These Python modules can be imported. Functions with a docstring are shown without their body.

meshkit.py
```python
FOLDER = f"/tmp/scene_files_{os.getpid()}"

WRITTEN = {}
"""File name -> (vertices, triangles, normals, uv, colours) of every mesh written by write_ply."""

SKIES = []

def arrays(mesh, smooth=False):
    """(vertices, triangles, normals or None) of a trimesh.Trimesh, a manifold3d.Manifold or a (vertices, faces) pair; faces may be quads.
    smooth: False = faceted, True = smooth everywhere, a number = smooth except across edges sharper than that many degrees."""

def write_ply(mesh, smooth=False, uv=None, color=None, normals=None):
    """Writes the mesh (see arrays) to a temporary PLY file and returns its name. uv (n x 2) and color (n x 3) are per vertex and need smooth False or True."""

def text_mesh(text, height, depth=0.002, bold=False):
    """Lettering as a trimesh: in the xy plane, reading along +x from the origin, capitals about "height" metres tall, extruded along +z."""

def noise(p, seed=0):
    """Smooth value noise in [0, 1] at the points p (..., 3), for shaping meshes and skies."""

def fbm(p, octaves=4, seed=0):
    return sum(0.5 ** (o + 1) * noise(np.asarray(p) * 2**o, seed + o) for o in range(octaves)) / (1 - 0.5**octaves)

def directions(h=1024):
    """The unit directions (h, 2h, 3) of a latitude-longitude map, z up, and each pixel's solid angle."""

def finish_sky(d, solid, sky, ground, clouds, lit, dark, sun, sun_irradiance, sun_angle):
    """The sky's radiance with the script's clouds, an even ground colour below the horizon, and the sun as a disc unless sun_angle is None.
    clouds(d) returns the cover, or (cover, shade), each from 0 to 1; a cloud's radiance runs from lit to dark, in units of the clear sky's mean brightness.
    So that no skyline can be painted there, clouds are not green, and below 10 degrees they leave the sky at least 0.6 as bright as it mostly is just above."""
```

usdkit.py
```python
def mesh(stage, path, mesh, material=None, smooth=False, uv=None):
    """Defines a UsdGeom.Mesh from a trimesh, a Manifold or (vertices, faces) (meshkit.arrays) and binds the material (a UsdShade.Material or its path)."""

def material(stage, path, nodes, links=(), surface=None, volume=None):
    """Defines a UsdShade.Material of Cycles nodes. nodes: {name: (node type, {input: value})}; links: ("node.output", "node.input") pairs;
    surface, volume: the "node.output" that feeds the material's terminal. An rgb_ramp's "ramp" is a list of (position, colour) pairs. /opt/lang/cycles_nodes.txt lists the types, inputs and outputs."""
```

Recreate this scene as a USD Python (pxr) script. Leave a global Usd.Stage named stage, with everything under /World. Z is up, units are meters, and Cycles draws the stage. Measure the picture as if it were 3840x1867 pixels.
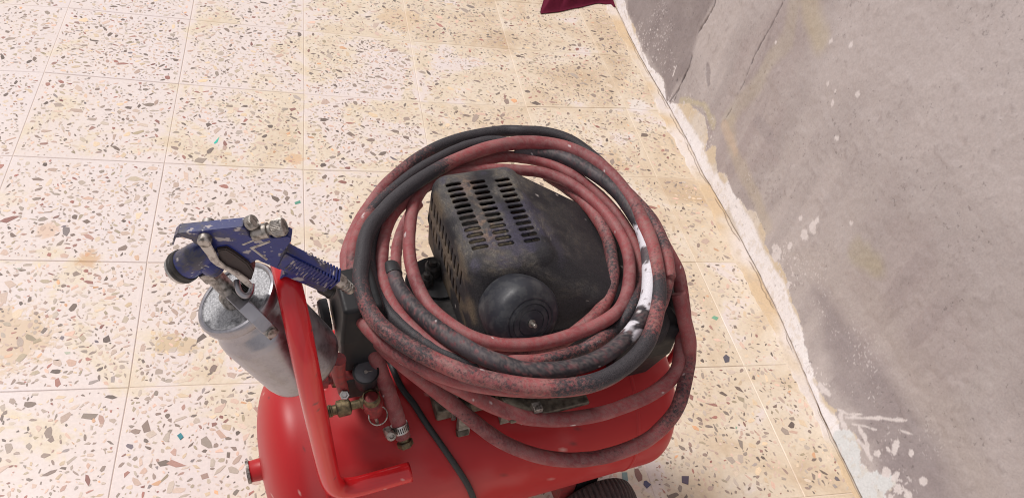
import math, random
import numpy as np, trimesh, manifold3d as m3, usdkit, meshkit
from manifold3d import Manifold, CrossSection
from scipy.spatial import cKDTree
from shapely.geometry import Polygon
from pxr import Usd, UsdGeom, UsdLux, UsdShade, Gf, Sdf, Vt

stage = Usd.Stage.CreateInMemory()
UsdGeom.SetStageUpAxis(stage, UsdGeom.Tokens.z)
UsdGeom.SetStageMetersPerUnit(stage, 1.0)
UsdGeom.Xform.Define(stage, '/World')
UsdGeom.Scope.Define(stage, '/World/Looks')
rng = np.random.default_rng(7)
V = lambda *a: np.array(a, float)

# ------------------------------------------------------------ camera, sky, sun
EYE, RT, UP, FWD = V(*(0.567110,-2.061999,1.229066)), V(*(0.962480,-0.182641,0.200683)), V(*(-0.009472,0.716504,0.697518)), V(*(0.271186,0.673249,-0.687891))
cam = UsdGeom.Camera.Define(stage, '/World/camera')
cam.CreateHorizontalApertureAttr(36.0)
cam.CreateVerticalApertureAttr(17.5)
cam.CreateFocalLengthAttr(27.7398)
cam.CreateClippingRangeAttr(Gf.Vec2f(0.02, 200))
cam.AddTransformOp().Set(Gf.Matrix4d(*RT, 0, *UP, 0, *(-FWD), 0, *EYE, 1))
cam.CreateExposureAttr(0.98)

SUN = V(-0.62, 0.42, 0.95); SUN /= np.linalg.norm(SUN)       # direction towards the veiled sun
elev, rot = math.asin(SUN[2]), math.atan2(SUN[0], SUN[1])
sky_m = usdkit.material(stage, '/World/Looks/sky', {
    'tc': ('texture_coordinate', {}),
    'sky': ('sky_texture', {'sky_type': 'single_scattering', 'sun_disc': False, 'sun_elevation': elev, 'sun_rotation': rot}),
    'n': ('noise_texture', {'scale': 2.2, 'detail': 5.0, 'roughness': 0.55}),
    'r': ('rgb_ramp', {'ramp': [(0.3, (6.3, 6.1, 6.4)), (0.7, (8.6, 8.2, 8.3))]}),
    'm': ('mix', {'fac': 0.88}),
    'bg': ('background_shader', {'strength': 0.042})},
    [('tc.generated', 'n.vector'), ('n.fac', 'r.fac'), ('sky.color', 'm.color1'), ('r.color', 'm.color2'), ('m.color', 'bg.color')], surface='bg.background')
dome = UsdLux.DomeLight.Define(stage, '/World/sky')
UsdShade.MaterialBindingAPI.Apply(dome.GetPrim()).Bind(sky_m)
dome.GetPrim().SetCustomDataByKey('kind', 'structure')
sun = UsdLux.DistantLight.Define(stage, '/World/sun')
sun.CreateNormalizeAttr(True)
sun.CreateIntensityAttr(0.4)
sun.CreateAngleAttr(15.0)
sun.CreateColorAttr(Gf.Vec3f(1.0, 0.955, 0.925))
zz = SUN; xx = np.cross(V(0, 0, 1), zz); xx /= np.linalg.norm(xx); yy = np.cross(zz, xx)
sun.AddTransformOp().Set(Gf.Matrix4d(*xx, 0, *yy, 0, *zz, 0, *(zz * 5), 1))

# ------------------------------------------------------------ helpers
NAMES = {}
def numbered(parent, name):
    k = (parent, name); n = NAMES.get(k, 0); NAMES[k] = n + 1
    return name if n == 0 else '%s_%03d' % (name, n)
ORIGIN = {}
def thing(name, label, cat, loc, group=None):
    p = '/World/' + numbered('/World', name)
    x = UsdGeom.Xform.Define(stage, p); x.AddTranslateOp().Set(Gf.Vec3d(*map(float, loc)))
    ORIGIN[p] = V(*loc)
    pr = x.GetPrim(); pr.SetCustomDataByKey('label', label); pr.SetCustomDataByKey('category', cat)
    if group: pr.SetCustomDataByKey('group', group)
    return p
def obj(parent, name, mesh, mat, smooth=35, col=None, label=None, kind=None):
    """one Mesh prim; vertices are world coordinates; the thing's origin is taken off"""
    top = '/'.join(parent.split('/')[:3])
    o = ORIGIN.get(top, V(0, 0, 0))
    if isinstance(mesh, Manifold):
        mm = mesh.to_mesh(); mesh = (mm.vert_properties[:, :3], mm.tri_verts)
    if isinstance(mesh, trimesh.Trimesh): mesh = (np.array(mesh.vertices), np.array(mesh.faces))
    mesh = (np.asarray(mesh[0], float) - o, np.asarray(mesh[1], int))
    p = parent + '/' + numbered(parent, name)
    m = usdkit.mesh(stage, p, mesh, '/World/Looks/' + mat, smooth=(True if col is not None and smooth else smooth))
    if col is not None:
        UsdGeom.PrimvarsAPI(m).CreatePrimvar('Col', Sdf.ValueTypeNames.Color3fArray, 'vertex').Set(Vt.Vec3fArray.FromNumpy(np.asarray(col, np.float32)))
    if label: m.GetPrim().SetCustomDataByKey('label', label)
    if kind: m.GetPrim().SetCustomDataByKey('kind', kind)
    return p
def cat_mesh(parts):
    vs, fs, n = [], [], 0
    for v, f in parts:
        vs.append(v); fs.append(np.asarray(f) + n); n += len(v)
    return np.vstack(vs), np.vstack(fs)
def arr(m):
    if isinstance(m, Manifold):
        k = m.to_mesh(); return np.array(k.vert_properties[:, :3], float), np.array(k.tri_verts)
    return np.array(m.vertices), np.array(m.faces)
def quads(n, k, closed_u=False):
    i, j = np.meshgrid(np.arange(n - (0 if closed_u else 1)), np.arange(k), indexing='ij')
    i2, j2 = (i + 1) % n, (j + 1) % k
    q = np.stack([i * k + j, i * k + j2, i2 * k + j2, i2 * k + j], -1).reshape(-1, 4)
    return np.vstack([q[:, [0, 1, 2]], q[:, [0, 2, 3]]])
def spline(pts, step, closed=False):
    p = np.asarray(pts, float)
    q = np.vstack([p[-1:], p, p[:2]]) if closed else np.vstack([2 * p[0] - p[1], p, 2 * p[-1] - p[-2]])
    out = []
    for i in range(1, len(q) - 2):
        a, b, c, d = q[i - 1:i + 3]
        n = max(2, int(np.linalg.norm(c - b) / step)); t = np.linspace(0, 1, n, endpoint=False)[:, None]
        out.append(.5 * (2 * b + (c - a) * t + (2 * a - 5 * b + 4 * c - d) * t ** 2 + (3 * b - a - 3 * c + d) * t ** 3))
    if not closed: out.append(p[-1:])
    return np.vstack(out)
def smooth_line(p, it, closed=False):
    p = p.copy()
    for _ in range(it):
        if closed: p = .5 * p + .25 * (np.roll(p, 1, 0) + np.roll(p, -1, 0))
        else: p[1:-1] = .5 * p[1:-1] + .25 * (p[:-2] + p[2:])
    return p
def tube(p, r, k=16, closed=False, cap=True):
    p = np.asarray(p, float); n = len(p)
    t = (np.roll(p, -1, 0) - np.roll(p, 1, 0)) if closed else np.gradient(p, axis=0)
    t /= np.linalg.norm(t, axis=1, keepdims=True) + 1e-12
    a = np.cross(t[0], V(.3, .5, .81)); a /= np.linalg.norm(a); fr = []
    for i in range(n):
        a = a - t[i] * (a @ t[i]); a /= np.linalg.norm(a); fr.append(a.copy())
    A = np.array(fr)
    if closed:
        b0 = np.cross(t[0], A[0]); tw = math.atan2(A[-1] @ b0, A[-1] @ A[0])
        for i in range(n):
            an = -tw * i / n; A[i] = A[i] * math.cos(an) + np.cross(t[i], A[i]) * math.sin(an)
    B = np.cross(t, A); an = np.arange(k) * 2 * np.pi / k
    r = np.broadcast_to(r, (n,))[:, None, None]
    nrm = np.cos(an)[None, :, None] * A[:, None] + np.sin(an)[None, :, None] * B[:, None]
    v = (p[:, None] + r * nrm).reshape(-1, 3); f = quads(n, k, closed)
    if cap and not closed:
        v = np.vstack([v, p[0], p[-1]]); c0, c1 = n * k, n * k + 1; j = np.arange(k); j2 = (j + 1) % k
        f = np.vstack([f, np.c_[np.full(k, c0), j2, j], np.c_[np.full(k, c1), (n - 1) * k + j, (n - 1) * k + j2]])
    return v, f
def frame(ax):
    ax = np.asarray(ax, float); ax = ax / np.linalg.norm(ax)
    a = np.cross(ax, V(.21, .35, .91)); a /= np.linalg.norm(a); return a, np.cross(ax, a), ax
def lathe(o, ax, prof, k=40):
    """surface of revolution: prof = (radius, height along ax) from one end to the other"""
    a, b, ax = frame(ax); an = np.arange(k) * 2 * np.pi / k
    ring = np.cos(an)[:, None] * a + np.sin(an)[:, None] * b
    v = np.vstack([np.asarray(o) + ax * h + max(r, 1e-5) * ring for r, h in prof])
    return v, quads(len(prof), k)
def ball(r, k=12): return Manifold.sphere(r, k)
def rbox(R, o, lo, hi, bev=.002, k=8):
    """box with rounded edges in the frame R (rows are axes) at o"""
    lo, hi = np.minimum(lo, hi), np.maximum(lo, hi); bev = min(bev, .49 * (hi - lo).min())
    s = [ball(bev, k).translate(tuple(np.where(c, hi - bev, lo + bev))) for c in np.ndindex(2, 2, 2)]
    v, f = arr(Manifold.batch_hull(s)); return v @ np.asarray(R) + o, f
def hull_of(pts_r, k=12):
    return Manifold.batch_hull([ball(r, k).translate(tuple(map(float, p))) for p, r in pts_r])
def slab(R, o, poly, h0, h1, rd=.0015, steps=3):
    """polygon (2D in rows 0,1 of R) extruded along row 2 from h0 to h1 with rounded edges"""
    pg = Polygon(poly).buffer(0)
    lay = None
    for i in range(steps + 1):
        an = i / steps * math.pi / 2; ins = rd * (1 - math.cos(an)) ; e = rd * (1 - math.sin(an))
        g = pg.buffer(-ins, join_style=1)
        for gg in getattr(g, 'geoms', [g]):
            if gg.is_empty: continue
            c = CrossSection([np.array(gg.exterior.coords)[:-1]], m3.FillRule.EvenOdd)
            mm = Manifold.extrude(c, (h1 - h0) - 2 * e).translate((0, 0, h0 + e))
            lay = mm if lay is None else lay + mm
    v, f = arr(lay); return v @ np.asarray(R) + o, f
def vnoise(v, s, seed=0, oct=3): return meshkit.fbm(np.asarray(v) * s, oct, seed)
def srgb(*c):
    c = np.asarray(c, float) / 255; return np.where(c < .04045, c / 12.92, ((c + .055) / 1.055) ** 2.4)
def sstep(a, b, x): t = np.clip((x - a) / (b - a), 0, 1); return t * t * (3 - 2 * t)
def mixc(c, d, t): t = np.asarray(t)[..., None]; return c * (1 - t) + np.asarray(d) * t

# ------------------------------------------------------------ materials
def M(name, nodes, links, surface='p.BSDF'): return usdkit.material(stage, '/World/Looks/' + name, nodes, links, surface=surface)
def plain(name, col, rough, metal=0.0, var=.25, scale=60, bump=.15, dist=.001, spec=.5, col2=None, lo=.35, hi=.65, coat=0):
    """base colour broken up by noise, uneven gloss and a fine relief"""
    c2 = col2 if col2 is not None else tuple(x * (1 - var) for x in col)
    n = {'tc': ('geometry', {}), 'n': ('noise_texture', {'scale': scale, 'detail': 5.0, 'roughness': .6}),
         'r': ('rgb_ramp', {'ramp': [(lo, c2), (hi, col)]}),
         'n2': ('noise_texture', {'scale': scale * 5, 'detail': 3.0}), 'rr': ('map_range', {'from_min': .3, 'from_max': .7, 'to_min': max(.05, rough - .1), 'to_max': min(1, rough + .12)}),
         'b': ('bump', {'strength': bump, 'distance': dist}), 'p': ('principled_bsdf', {'metallic': metal, 'specular_ior_level': spec, 'coat_weight': coat})}
    M(name, n, [('tc.position', 'n.vector'), ('tc.position', 'n2.vector'), ('n.fac', 'r.fac'), ('r.color', 'p.base_color'), ('n.fac', 'rr.value'), ('rr.result', 'p.roughness'), ('n2.fac', 'b.height'), ('b.normal', 'p.normal')])
def vcol(name, rough, bump=.3, dist=.001, scale=500, spec=.4, var=.15, metal=0.0):
    """colour from the mesh's own Col, broken up by fine grain"""
    n = {'tc': ('geometry', {}), 'at': ('attribute', {'attribute': 'Col'}), 'n': ('noise_texture', {'scale': scale, 'detail': 4.0, 'roughness': .65}),
         'g': ('map_range', {'from_min': .25, 'from_max': .75, 'to_min': 1 - var, 'to_max': 1 + var}), 'x': ('vector_math', {'math_type': 'scale'}),
         'b': ('bump', {'strength': bump, 'distance': dist}), 'p': ('principled_bsdf', {'roughness': rough, 'specular_ior_level': spec, 'metallic': metal})}
    M(name, n, [('tc.position', 'n.vector'), ('n.fac', 'g.value'), ('at.color', 'x.vector1'), ('g.result', 'x.scale'), ('x.vector', 'p.base_color'), ('n.fac', 'b.height'), ('b.normal', 'p.normal')])
vcol('chip', .38, bump=.05, var=.12, scale=300)
vcol('plaster', .85, bump=.5, dist=.0025, scale=260, spec=.2, var=.10)
M('wall_render', {'tc': ('geometry', {}), 'at': ('attribute', {'attribute': 'Col'}), 'n': ('noise_texture', {'scale': 230.0, 'detail': 5.0, 'roughness': .7}), 'n2': ('noise_texture', {'scale': 95.0, 'detail': 5.0, 'roughness': .65}), 'n3': ('noise_texture', {'scale': 5.0, 'detail': 3.0}), 'n4': ('noise_texture', {'scale': 30.0, 'detail': 6.0, 'roughness': .6, 'distortion': .8}),
   'g': ('map_range', {'from_min': .25, 'from_max': .75, 'to_min': .88, 'to_max': 1.12}), 'q': ('math', {'math_type': 'multiply_add', 'value2': .22, 'value3': -.11}), 'q2': ('math', {'math_type': 'add'}),
   'pit': ('map_range', {'from_min': .63, 'from_max': .69, 'to_min': 1.0, 'to_max': .72, 'clamp': True}), 'gg': ('math', {'math_type': 'multiply'}), 'x': ('vector_math', {'math_type': 'scale'}),
   'b1': ('bump', {'strength': .35, 'distance': .0018}), 'b2': ('bump', {'strength': .5, 'distance': .002}), 'b3': ('bump', {'strength': .22, 'distance': .005}), 'p': ('principled_bsdf', {'roughness': .88, 'specular_ior_level': .15})},
  [('tc.position', 'n.vector'), ('tc.position', 'n2.vector'), ('tc.position', 'n3.vector'), ('tc.position', 'n4.vector'), ('n.fac', 'g.value'), ('n3.fac', 'q.value1'), ('q.value', 'q2.value1'), ('n2.fac', 'q2.value2'), ('q2.value', 'pit.value'), ('g.result', 'gg.value1'), ('pit.result', 'gg.value2'), ('at.color', 'x.vector1'), ('gg.value', 'x.scale'), ('x.vector', 'p.base_color'),
   ('n.fac', 'b1.height'), ('pit.result', 'b2.height'), ('b1.normal', 'b2.normal'), ('n4.fac', 'b3.height'), ('b2.normal', 'b3.normal'), ('b3.normal', 'p.normal')])
M('hose_rubber', {'tc': ('geometry', {}), 'at': ('attribute', {'attribute': 'Col'}), 'di': ('attribute', {'attribute': 'Grime'}),
   'n': ('noise_texture', {'scale': 300.0, 'detail': 6.0, 'roughness': .72}), 'n2': ('noise_texture', {'scale': 1100.0, 'detail': 2.0}), 'a': ('math', {'math_type': 'multiply_add', 'value2': 1.5, 'value3': -.75}), 's': ('math', {'math_type': 'add'}),
   'm': ('map_range', {'from_min': .34, 'from_max': .66, 'to_min': 0.0, 'to_max': 1.0, 'clamp': True}), 'dk': ('rgb_ramp', {'ramp': [(.35, (.016, .0145, .018)), (.62, (.046, .040, .044))]}), 'x': ('mix_color', {}),
   'g': ('map_range', {'from_min': .25, 'from_max': .75, 'to_min': .78, 'to_max': 1.22}), 'y': ('vector_math', {'math_type': 'scale'}), 'b': ('bump', {'strength': .35, 'distance': .0007}), 'p': ('principled_bsdf', {'roughness': .6, 'specular_ior_level': .35})},
  [('tc.position', 'n.vector'), ('tc.position', 'n2.vector'), ('n.fac', 'a.value1'), ('a.value', 's.value1'), ('di.fac', 's.value2'), ('s.value', 'm.value'), ('m.result', 'x.fac'), ('at.color', 'x.a'), ('n2.fac', 'dk.fac'), ('dk.color', 'x.b'), ('n2.fac', 'g.value'), ('x.result', 'y.vector1'), ('g.result', 'y.scale'), ('y.vector', 'p.base_color'), ('n.fac', 'b.height'), ('b.normal', 'p.normal')])
vcol('red_paint', .42, bump=.08, dist=.0006, scale=700, spec=.35, var=.07)
vcol('handle_paint', .16, bump=.04, dist=.0006, scale=500, spec=.6, var=.03)
vcol('blue_paint', .33, bump=.25, dist=.0006, scale=900, spec=.55, var=.15)
vcol('cover_plastic', .68, bump=.6, dist=.0009, scale=620, spec=.3, var=.6)
vcol('cloth_fibre', .95, bump=.6, dist=.001, scale=900, spec=.1, var=.2)
plain('grout', tuple(srgb(222, 206, 192)), .9, scale=7, col2=tuple(srgb(134, 114, 98)), lo=.30, hi=.42)
plain('black_plastic', (.012, .0115, .013), .5, scale=90, var=.4, bump=.1, spec=.28)
plain('black_rubber', (.02, .02, .022), .55, scale=200, var=.4, bump=.2)
plain('filter_plastic', (.014, .015, .021), .46, scale=70, bump=.12, col2=(.035, .036, .04), lo=.42, hi=.52)
plain('dark_metal', (.05, .047, .045), .5, metal=.5, scale=80, col2=(.02, .018, .017))
plain('grime_metal', (.22, .19, .15), .55, metal=.6, scale=120, col2=(.07, .06, .045))
plain('dusty_metal', (.34, .28, .19), .8, scale=120, col2=(.12, .10, .07))
plain('worn_steel', (.30, .27, .24), .55, metal=.4, scale=140, col2=(.12, .10, .08))
plain('aluminium', (.37, .36, .38), .34, metal=1.0, scale=50, col2=(.30, .29, .31), bump=.08)
plain('brushed_steel', (.62, .60, .58), .3, metal=1.0, scale=90, col2=(.3, .28, .26), bump=.1)
plain('brass', (.24, .185, .10), .5, metal=.7, scale=150, col2=(.06, .048, .032), lo=.38, hi=.68)
plain('dirty_nickel', (.42, .385, .35), .42, metal=.85, scale=200, col2=(.13, .115, .10), lo=.38, hi=.6)
plain('trigger_metal', (.50, .45, .40), .5, metal=.35, scale=170, col2=(.25, .21, .19), lo=.36, hi=.5)
plain('trigger_dark', (.035, .022, .020), .6, scale=120, var=.4)
plain('bright_red', (.34, .02, .025), .4, scale=120, var=.4)
plain('dull_red', (.28, .03, .03), .5, scale=150, col2=(.13, .02, .02))
plain('tyre_rubber', (.10, .075, .07), .8, scale=120, col2=(.05, .042, .042), bump=.3)
plain('gauge_face', (.085, .085, .095), .25, scale=40, var=.15, bump=0)
M('cast_lid', {'tc': ('geometry', {}), 'v': ('voronoi_texture', {'scale': 480.0, 'feature': 'f1'}), 'n': ('noise_texture', {'scale': 55.0, 'detail': 4.0}),
   'r': ('rgb_ramp', {'ramp': [(.34, (.14, .14, .15)), (.44, (.42, .42, .43)), (.8, (.50, .50, .515))]}), 'w': ('map_range', {'from_min': 0.0, 'from_max': .75, 'to_min': 1.12, 'to_max': .62}), 'x': ('vector_math', {'math_type': 'scale'}),
   'b': ('bump', {'strength': .2, 'distance': .001, 'invert': True}), 'p': ('principled_bsdf', {'metallic': .5, 'roughness': .5})},
  [('tc.position', 'v.vector'), ('tc.position', 'n.vector'), ('n.fac', 'r.fac'), ('r.color', 'x.vector1'), ('v.distance', 'w.value'), ('w.result', 'x.scale'), ('x.vector', 'p.base_color'), ('v.distance', 'b.height'), ('b.normal', 'p.normal')])
# terrazzo matrix: cream with yellow, pinkish and white washes, each tile a little different; tanner and darker towards the wall, partly light falloff painted into the colour
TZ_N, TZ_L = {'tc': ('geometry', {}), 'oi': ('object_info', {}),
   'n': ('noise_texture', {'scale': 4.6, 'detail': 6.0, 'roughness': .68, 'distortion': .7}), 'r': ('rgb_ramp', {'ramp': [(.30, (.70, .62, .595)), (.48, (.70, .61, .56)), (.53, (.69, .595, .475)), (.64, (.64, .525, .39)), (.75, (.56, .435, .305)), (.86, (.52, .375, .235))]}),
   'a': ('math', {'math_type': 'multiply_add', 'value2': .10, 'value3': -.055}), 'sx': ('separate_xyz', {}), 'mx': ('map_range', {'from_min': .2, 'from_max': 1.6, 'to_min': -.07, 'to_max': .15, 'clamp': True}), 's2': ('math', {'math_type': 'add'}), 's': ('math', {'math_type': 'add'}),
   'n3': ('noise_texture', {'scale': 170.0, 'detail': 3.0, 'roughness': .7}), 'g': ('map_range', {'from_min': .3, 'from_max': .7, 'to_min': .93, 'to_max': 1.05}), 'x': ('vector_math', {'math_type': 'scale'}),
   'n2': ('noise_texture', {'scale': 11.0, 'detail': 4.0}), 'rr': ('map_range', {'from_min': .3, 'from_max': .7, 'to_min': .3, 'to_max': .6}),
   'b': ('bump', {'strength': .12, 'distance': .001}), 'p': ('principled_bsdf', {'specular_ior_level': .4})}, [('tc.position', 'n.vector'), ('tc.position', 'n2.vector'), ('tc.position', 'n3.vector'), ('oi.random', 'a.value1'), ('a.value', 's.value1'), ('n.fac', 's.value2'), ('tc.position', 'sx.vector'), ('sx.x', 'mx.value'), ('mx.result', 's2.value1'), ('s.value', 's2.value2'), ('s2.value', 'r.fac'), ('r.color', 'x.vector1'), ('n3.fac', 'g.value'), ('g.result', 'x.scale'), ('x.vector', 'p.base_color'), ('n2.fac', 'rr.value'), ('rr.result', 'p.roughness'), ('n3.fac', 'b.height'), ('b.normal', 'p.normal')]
STAINS = [([(0.3517,-1.1056)][0], .075, (.52, .37, .17), .52), ([(0.3886,-1.1158)][0], .06, (.55, .40, .2), .54), ([(0.09285,-1.0895)][0], .17, (.58, .42, .24), .44), ([(0.5764,-0.5744)][0], .06, (.62, .38, .2), .50), ([(0.1073,-0.8175)][0], .06, (.62, .42, .28), .50), ([(0.1919,-0.9003)][0], .07, (.55, .33, .16), .55), ([(1.5482,-0.2625)][0], .075, (.74, .69, .67), .44), ([(1.3854,-0.5349)][0], .12, (.56, .40, .25), .48), ([(0.8830,0.1148)][0], .16, (.60, .44, .28), .47)]
prev = 'x.vector'
TZ_N['sn'] = ('noise_texture', {'scale': 34.0, 'detail': 7.0, 'roughness': .75, 'distortion': 1.0}); TZ_L.append(('tc.position', 'sn.vector'))
for k, (p, r, c, th) in enumerate(STAINS):
    TZ_N['d%d' % k] = ('vector_math', {'math_type': 'distance', 'vector2': (p[0], p[1], 0.0)}); TZ_N['e%d' % k] = ('map_range', {'from_min': r, 'from_max': 0.0, 'to_min': -.5, 'to_max': .35, 'clamp': True})
    TZ_N['f%d' % k] = ('math', {'math_type': 'add'}); TZ_N['h%d' % k] = ('map_range', {'from_min': th, 'from_max': th + .10, 'to_min': 0.0, 'to_max': .62, 'clamp': True}); TZ_N['k%d' % k] = ('mix_color', {'b': c})
    TZ_L += [('tc.position', 'd%d.vector1' % k), ('d%d.value' % k, 'e%d.value' % k), ('e%d.result' % k, 'f%d.value1' % k), ('sn.fac', 'f%d.value2' % k), ('f%d.value' % k, 'h%d.value' % k), ('h%d.result' % k, 'k%d.fac' % k), (prev, 'k%d.a' % k)]
    prev = 'k%d.result' % k
TZ_L = [(a, b) for a, b in TZ_L if b != 'p.base_color'] + [(prev, 'p.base_color')]
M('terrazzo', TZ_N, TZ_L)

# ------------------------------------------------------------ floor: terrazzo tiles and stone chips
FL = '/World/floor'
fx = UsdGeom.Xform.Define(stage, FL).GetPrim(); fx.SetCustomDataByKey('kind', 'structure')
fx.SetCustomDataByKey('label', 'cream terrazzo tile floor with dark stone chips')
CRACK = sorted([(y, x) for x, y in [(1.6505,0.3166),(1.6451,0.2354),(1.6319,0.1188),(1.6378,0.02337),(1.6360,-0.09076),(1.6415,-0.1764),(1.6516,-0.2728),(1.6423,-0.3180),(1.6511,-0.3747),(1.6519,-0.4839),(1.6286,-0.5457),(1.6247,-0.5959),(1.6457,-0.6193),(1.6503,-0.6826),(1.6519,-0.7360),(1.6520,-0.8887),(1.6557,-0.9283),(1.6425,-0.9884),(1.6439,-1.0253),(1.6450,-1.0713),(1.6460,-1.1158),(1.6431,-1.1446),(1.6381,-1.1727),(1.6373,-1.2048),(1.6324,-1.2359),(1.6198,-1.2485),(1.6131,-1.2869),(1.6137,-1.2850),(1.6192,-1.3049),(1.6117,-1.3428),(1.6160,-1.3572),(1.6076,-1.3865),(1.6141,-1.4050),(1.6124,-1.4466),(1.6142,-1.4681),(1.6084,-1.4907),(1.6081,-1.5112)]])
cy_, cx_ = np.array(CRACK).T
_g = np.linspace(cy_[0], cy_[-1], 400); _x = np.interp(_g, cy_, cx_); _w = np.hanning(141); _w /= _w.sum(); _lo, _hi = _x[:40].mean(), _x[-40:].mean()
_s = np.convolve(np.r_[np.full(70, _lo), _x, np.full(70, _hi)], _w, 'valid'); cy_, cx_ = _g, _s + .15 * (_x - _s)
def crack_x(y): return np.interp(y, cy_, cx_, left=_lo, right=_hi) + .0016 * (meshkit.noise(np.stack([np.asarray(y) * 55, 0 * np.asarray(y), 0 * np.asarray(y)], -1), 3) - .5)
obj(FL, 'joint_mortar', trimesh.creation.box(bounds=[[-2.4, -3.0, -.12], [1.9, 1.8, -.0014]]), 'grout', smooth=False)
KN = {(0,0):[(-0.003818,0.01836)],(0,1):[(-0.002121,-0.2825)],(0,2):[(-0.001305,-0.5973)],(1,0):[(0.2991,0.008998)],(1,1):[(0.2983,-0.2976)],(1,2):[(0.2975,-0.6032)],(1,3):[(0.2973,-0.9067)],(1,4):[(0.3040,-1.2002)],
 (2,0):[(0.5996,0.0005177)],(2,1):[(0.5995,-0.3087)],(2,2):[(0.5956,-0.6090)],(3,0):[(0.9027,-0.009861)],(3,1):[(0.9003,-0.3129)],(4,-1):[(1.2100,0.2846)],(4,0):[(1.2035,-0.009888)],(4,1):[(1.1982,-0.3046)],(5,0):[(1.5039,0.003778)],(5,1):[(1.5082,-0.2795)],(5,2):[(1.5021,-0.5872)]}
def corner(i, j):
    base = V(.3 * i, -.3 * j)
    w, d = 0.0, V(0., 0.)
    for (a, b), p in KN.items():
        k = math.exp(-((a - i) ** 2 + (b - j) ** 2) / .25); w += k; d += k * (V(*p[0]) - V(.3 * a, -.3 * b))
    return base + d / (w + .05)
def tile_poly(i, j):
    c = [corner(i, j + 1), corner(i + 1, j + 1), corner(i + 1, j), corner(i, j)]
    p = Polygon(c).buffer(-.00025 - .0005 * rng.random(), join_style=2)
    if i == 5:
        p = p.intersection(Polygon([(1, -3), (1.618, -3), (1.618, 2), (1, 2)]))
    return p
CH = [(srgb(126, 112, 108), 5), (srgb(96, 84, 80), 5), (srgb(74, 64, 64), 3), (srgb(150, 98, 92), 2), (srgb(120, 70, 68), 1.2), (srgb(204, 176, 164), 4), (srgb(206, 190, 164), 4), (srgb(150, 142, 122), 3), (srgb(186, 168, 160), 4), (srgb(92, 88, 104), .6), (srgb(206, 160, 122), .5), (srgb(96, 150, 130), .04)]
CC = np.array([c for c, _ in CH]) * V(1.08, .99, .90); CP = np.array([w for _, w in CH]); CP = CP / CP.sum()
def to_px(p):
    d = np.atleast_2d(p) - EYE; z = d @ FWD; k = 27.7398 / 36 * 1024
    return np.c_[512 + k * (d @ RT) / z, 248.5 - k * (d @ UP) / z, z]
chips = []
def chip_shape(r):
    n = int(rng.integers(4, 8)); an = np.sort(rng.random(n) * .7 + np.arange(n)) * 2 * np.pi / n
    rad = r * (.62 + .5 * rng.random(n)); q = np.c_[np.cos(an), np.sin(an)] * rad[:, None]
    q[:, 0] *= rng.uniform(.9, 1.5); q[:, 1] *= rng.uniform(.4, .85)
    t = rng.random() * 6.283; return q @ np.array([[math.cos(t), math.sin(t)], [-math.sin(t), math.cos(t)]])
tiles = {}
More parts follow.
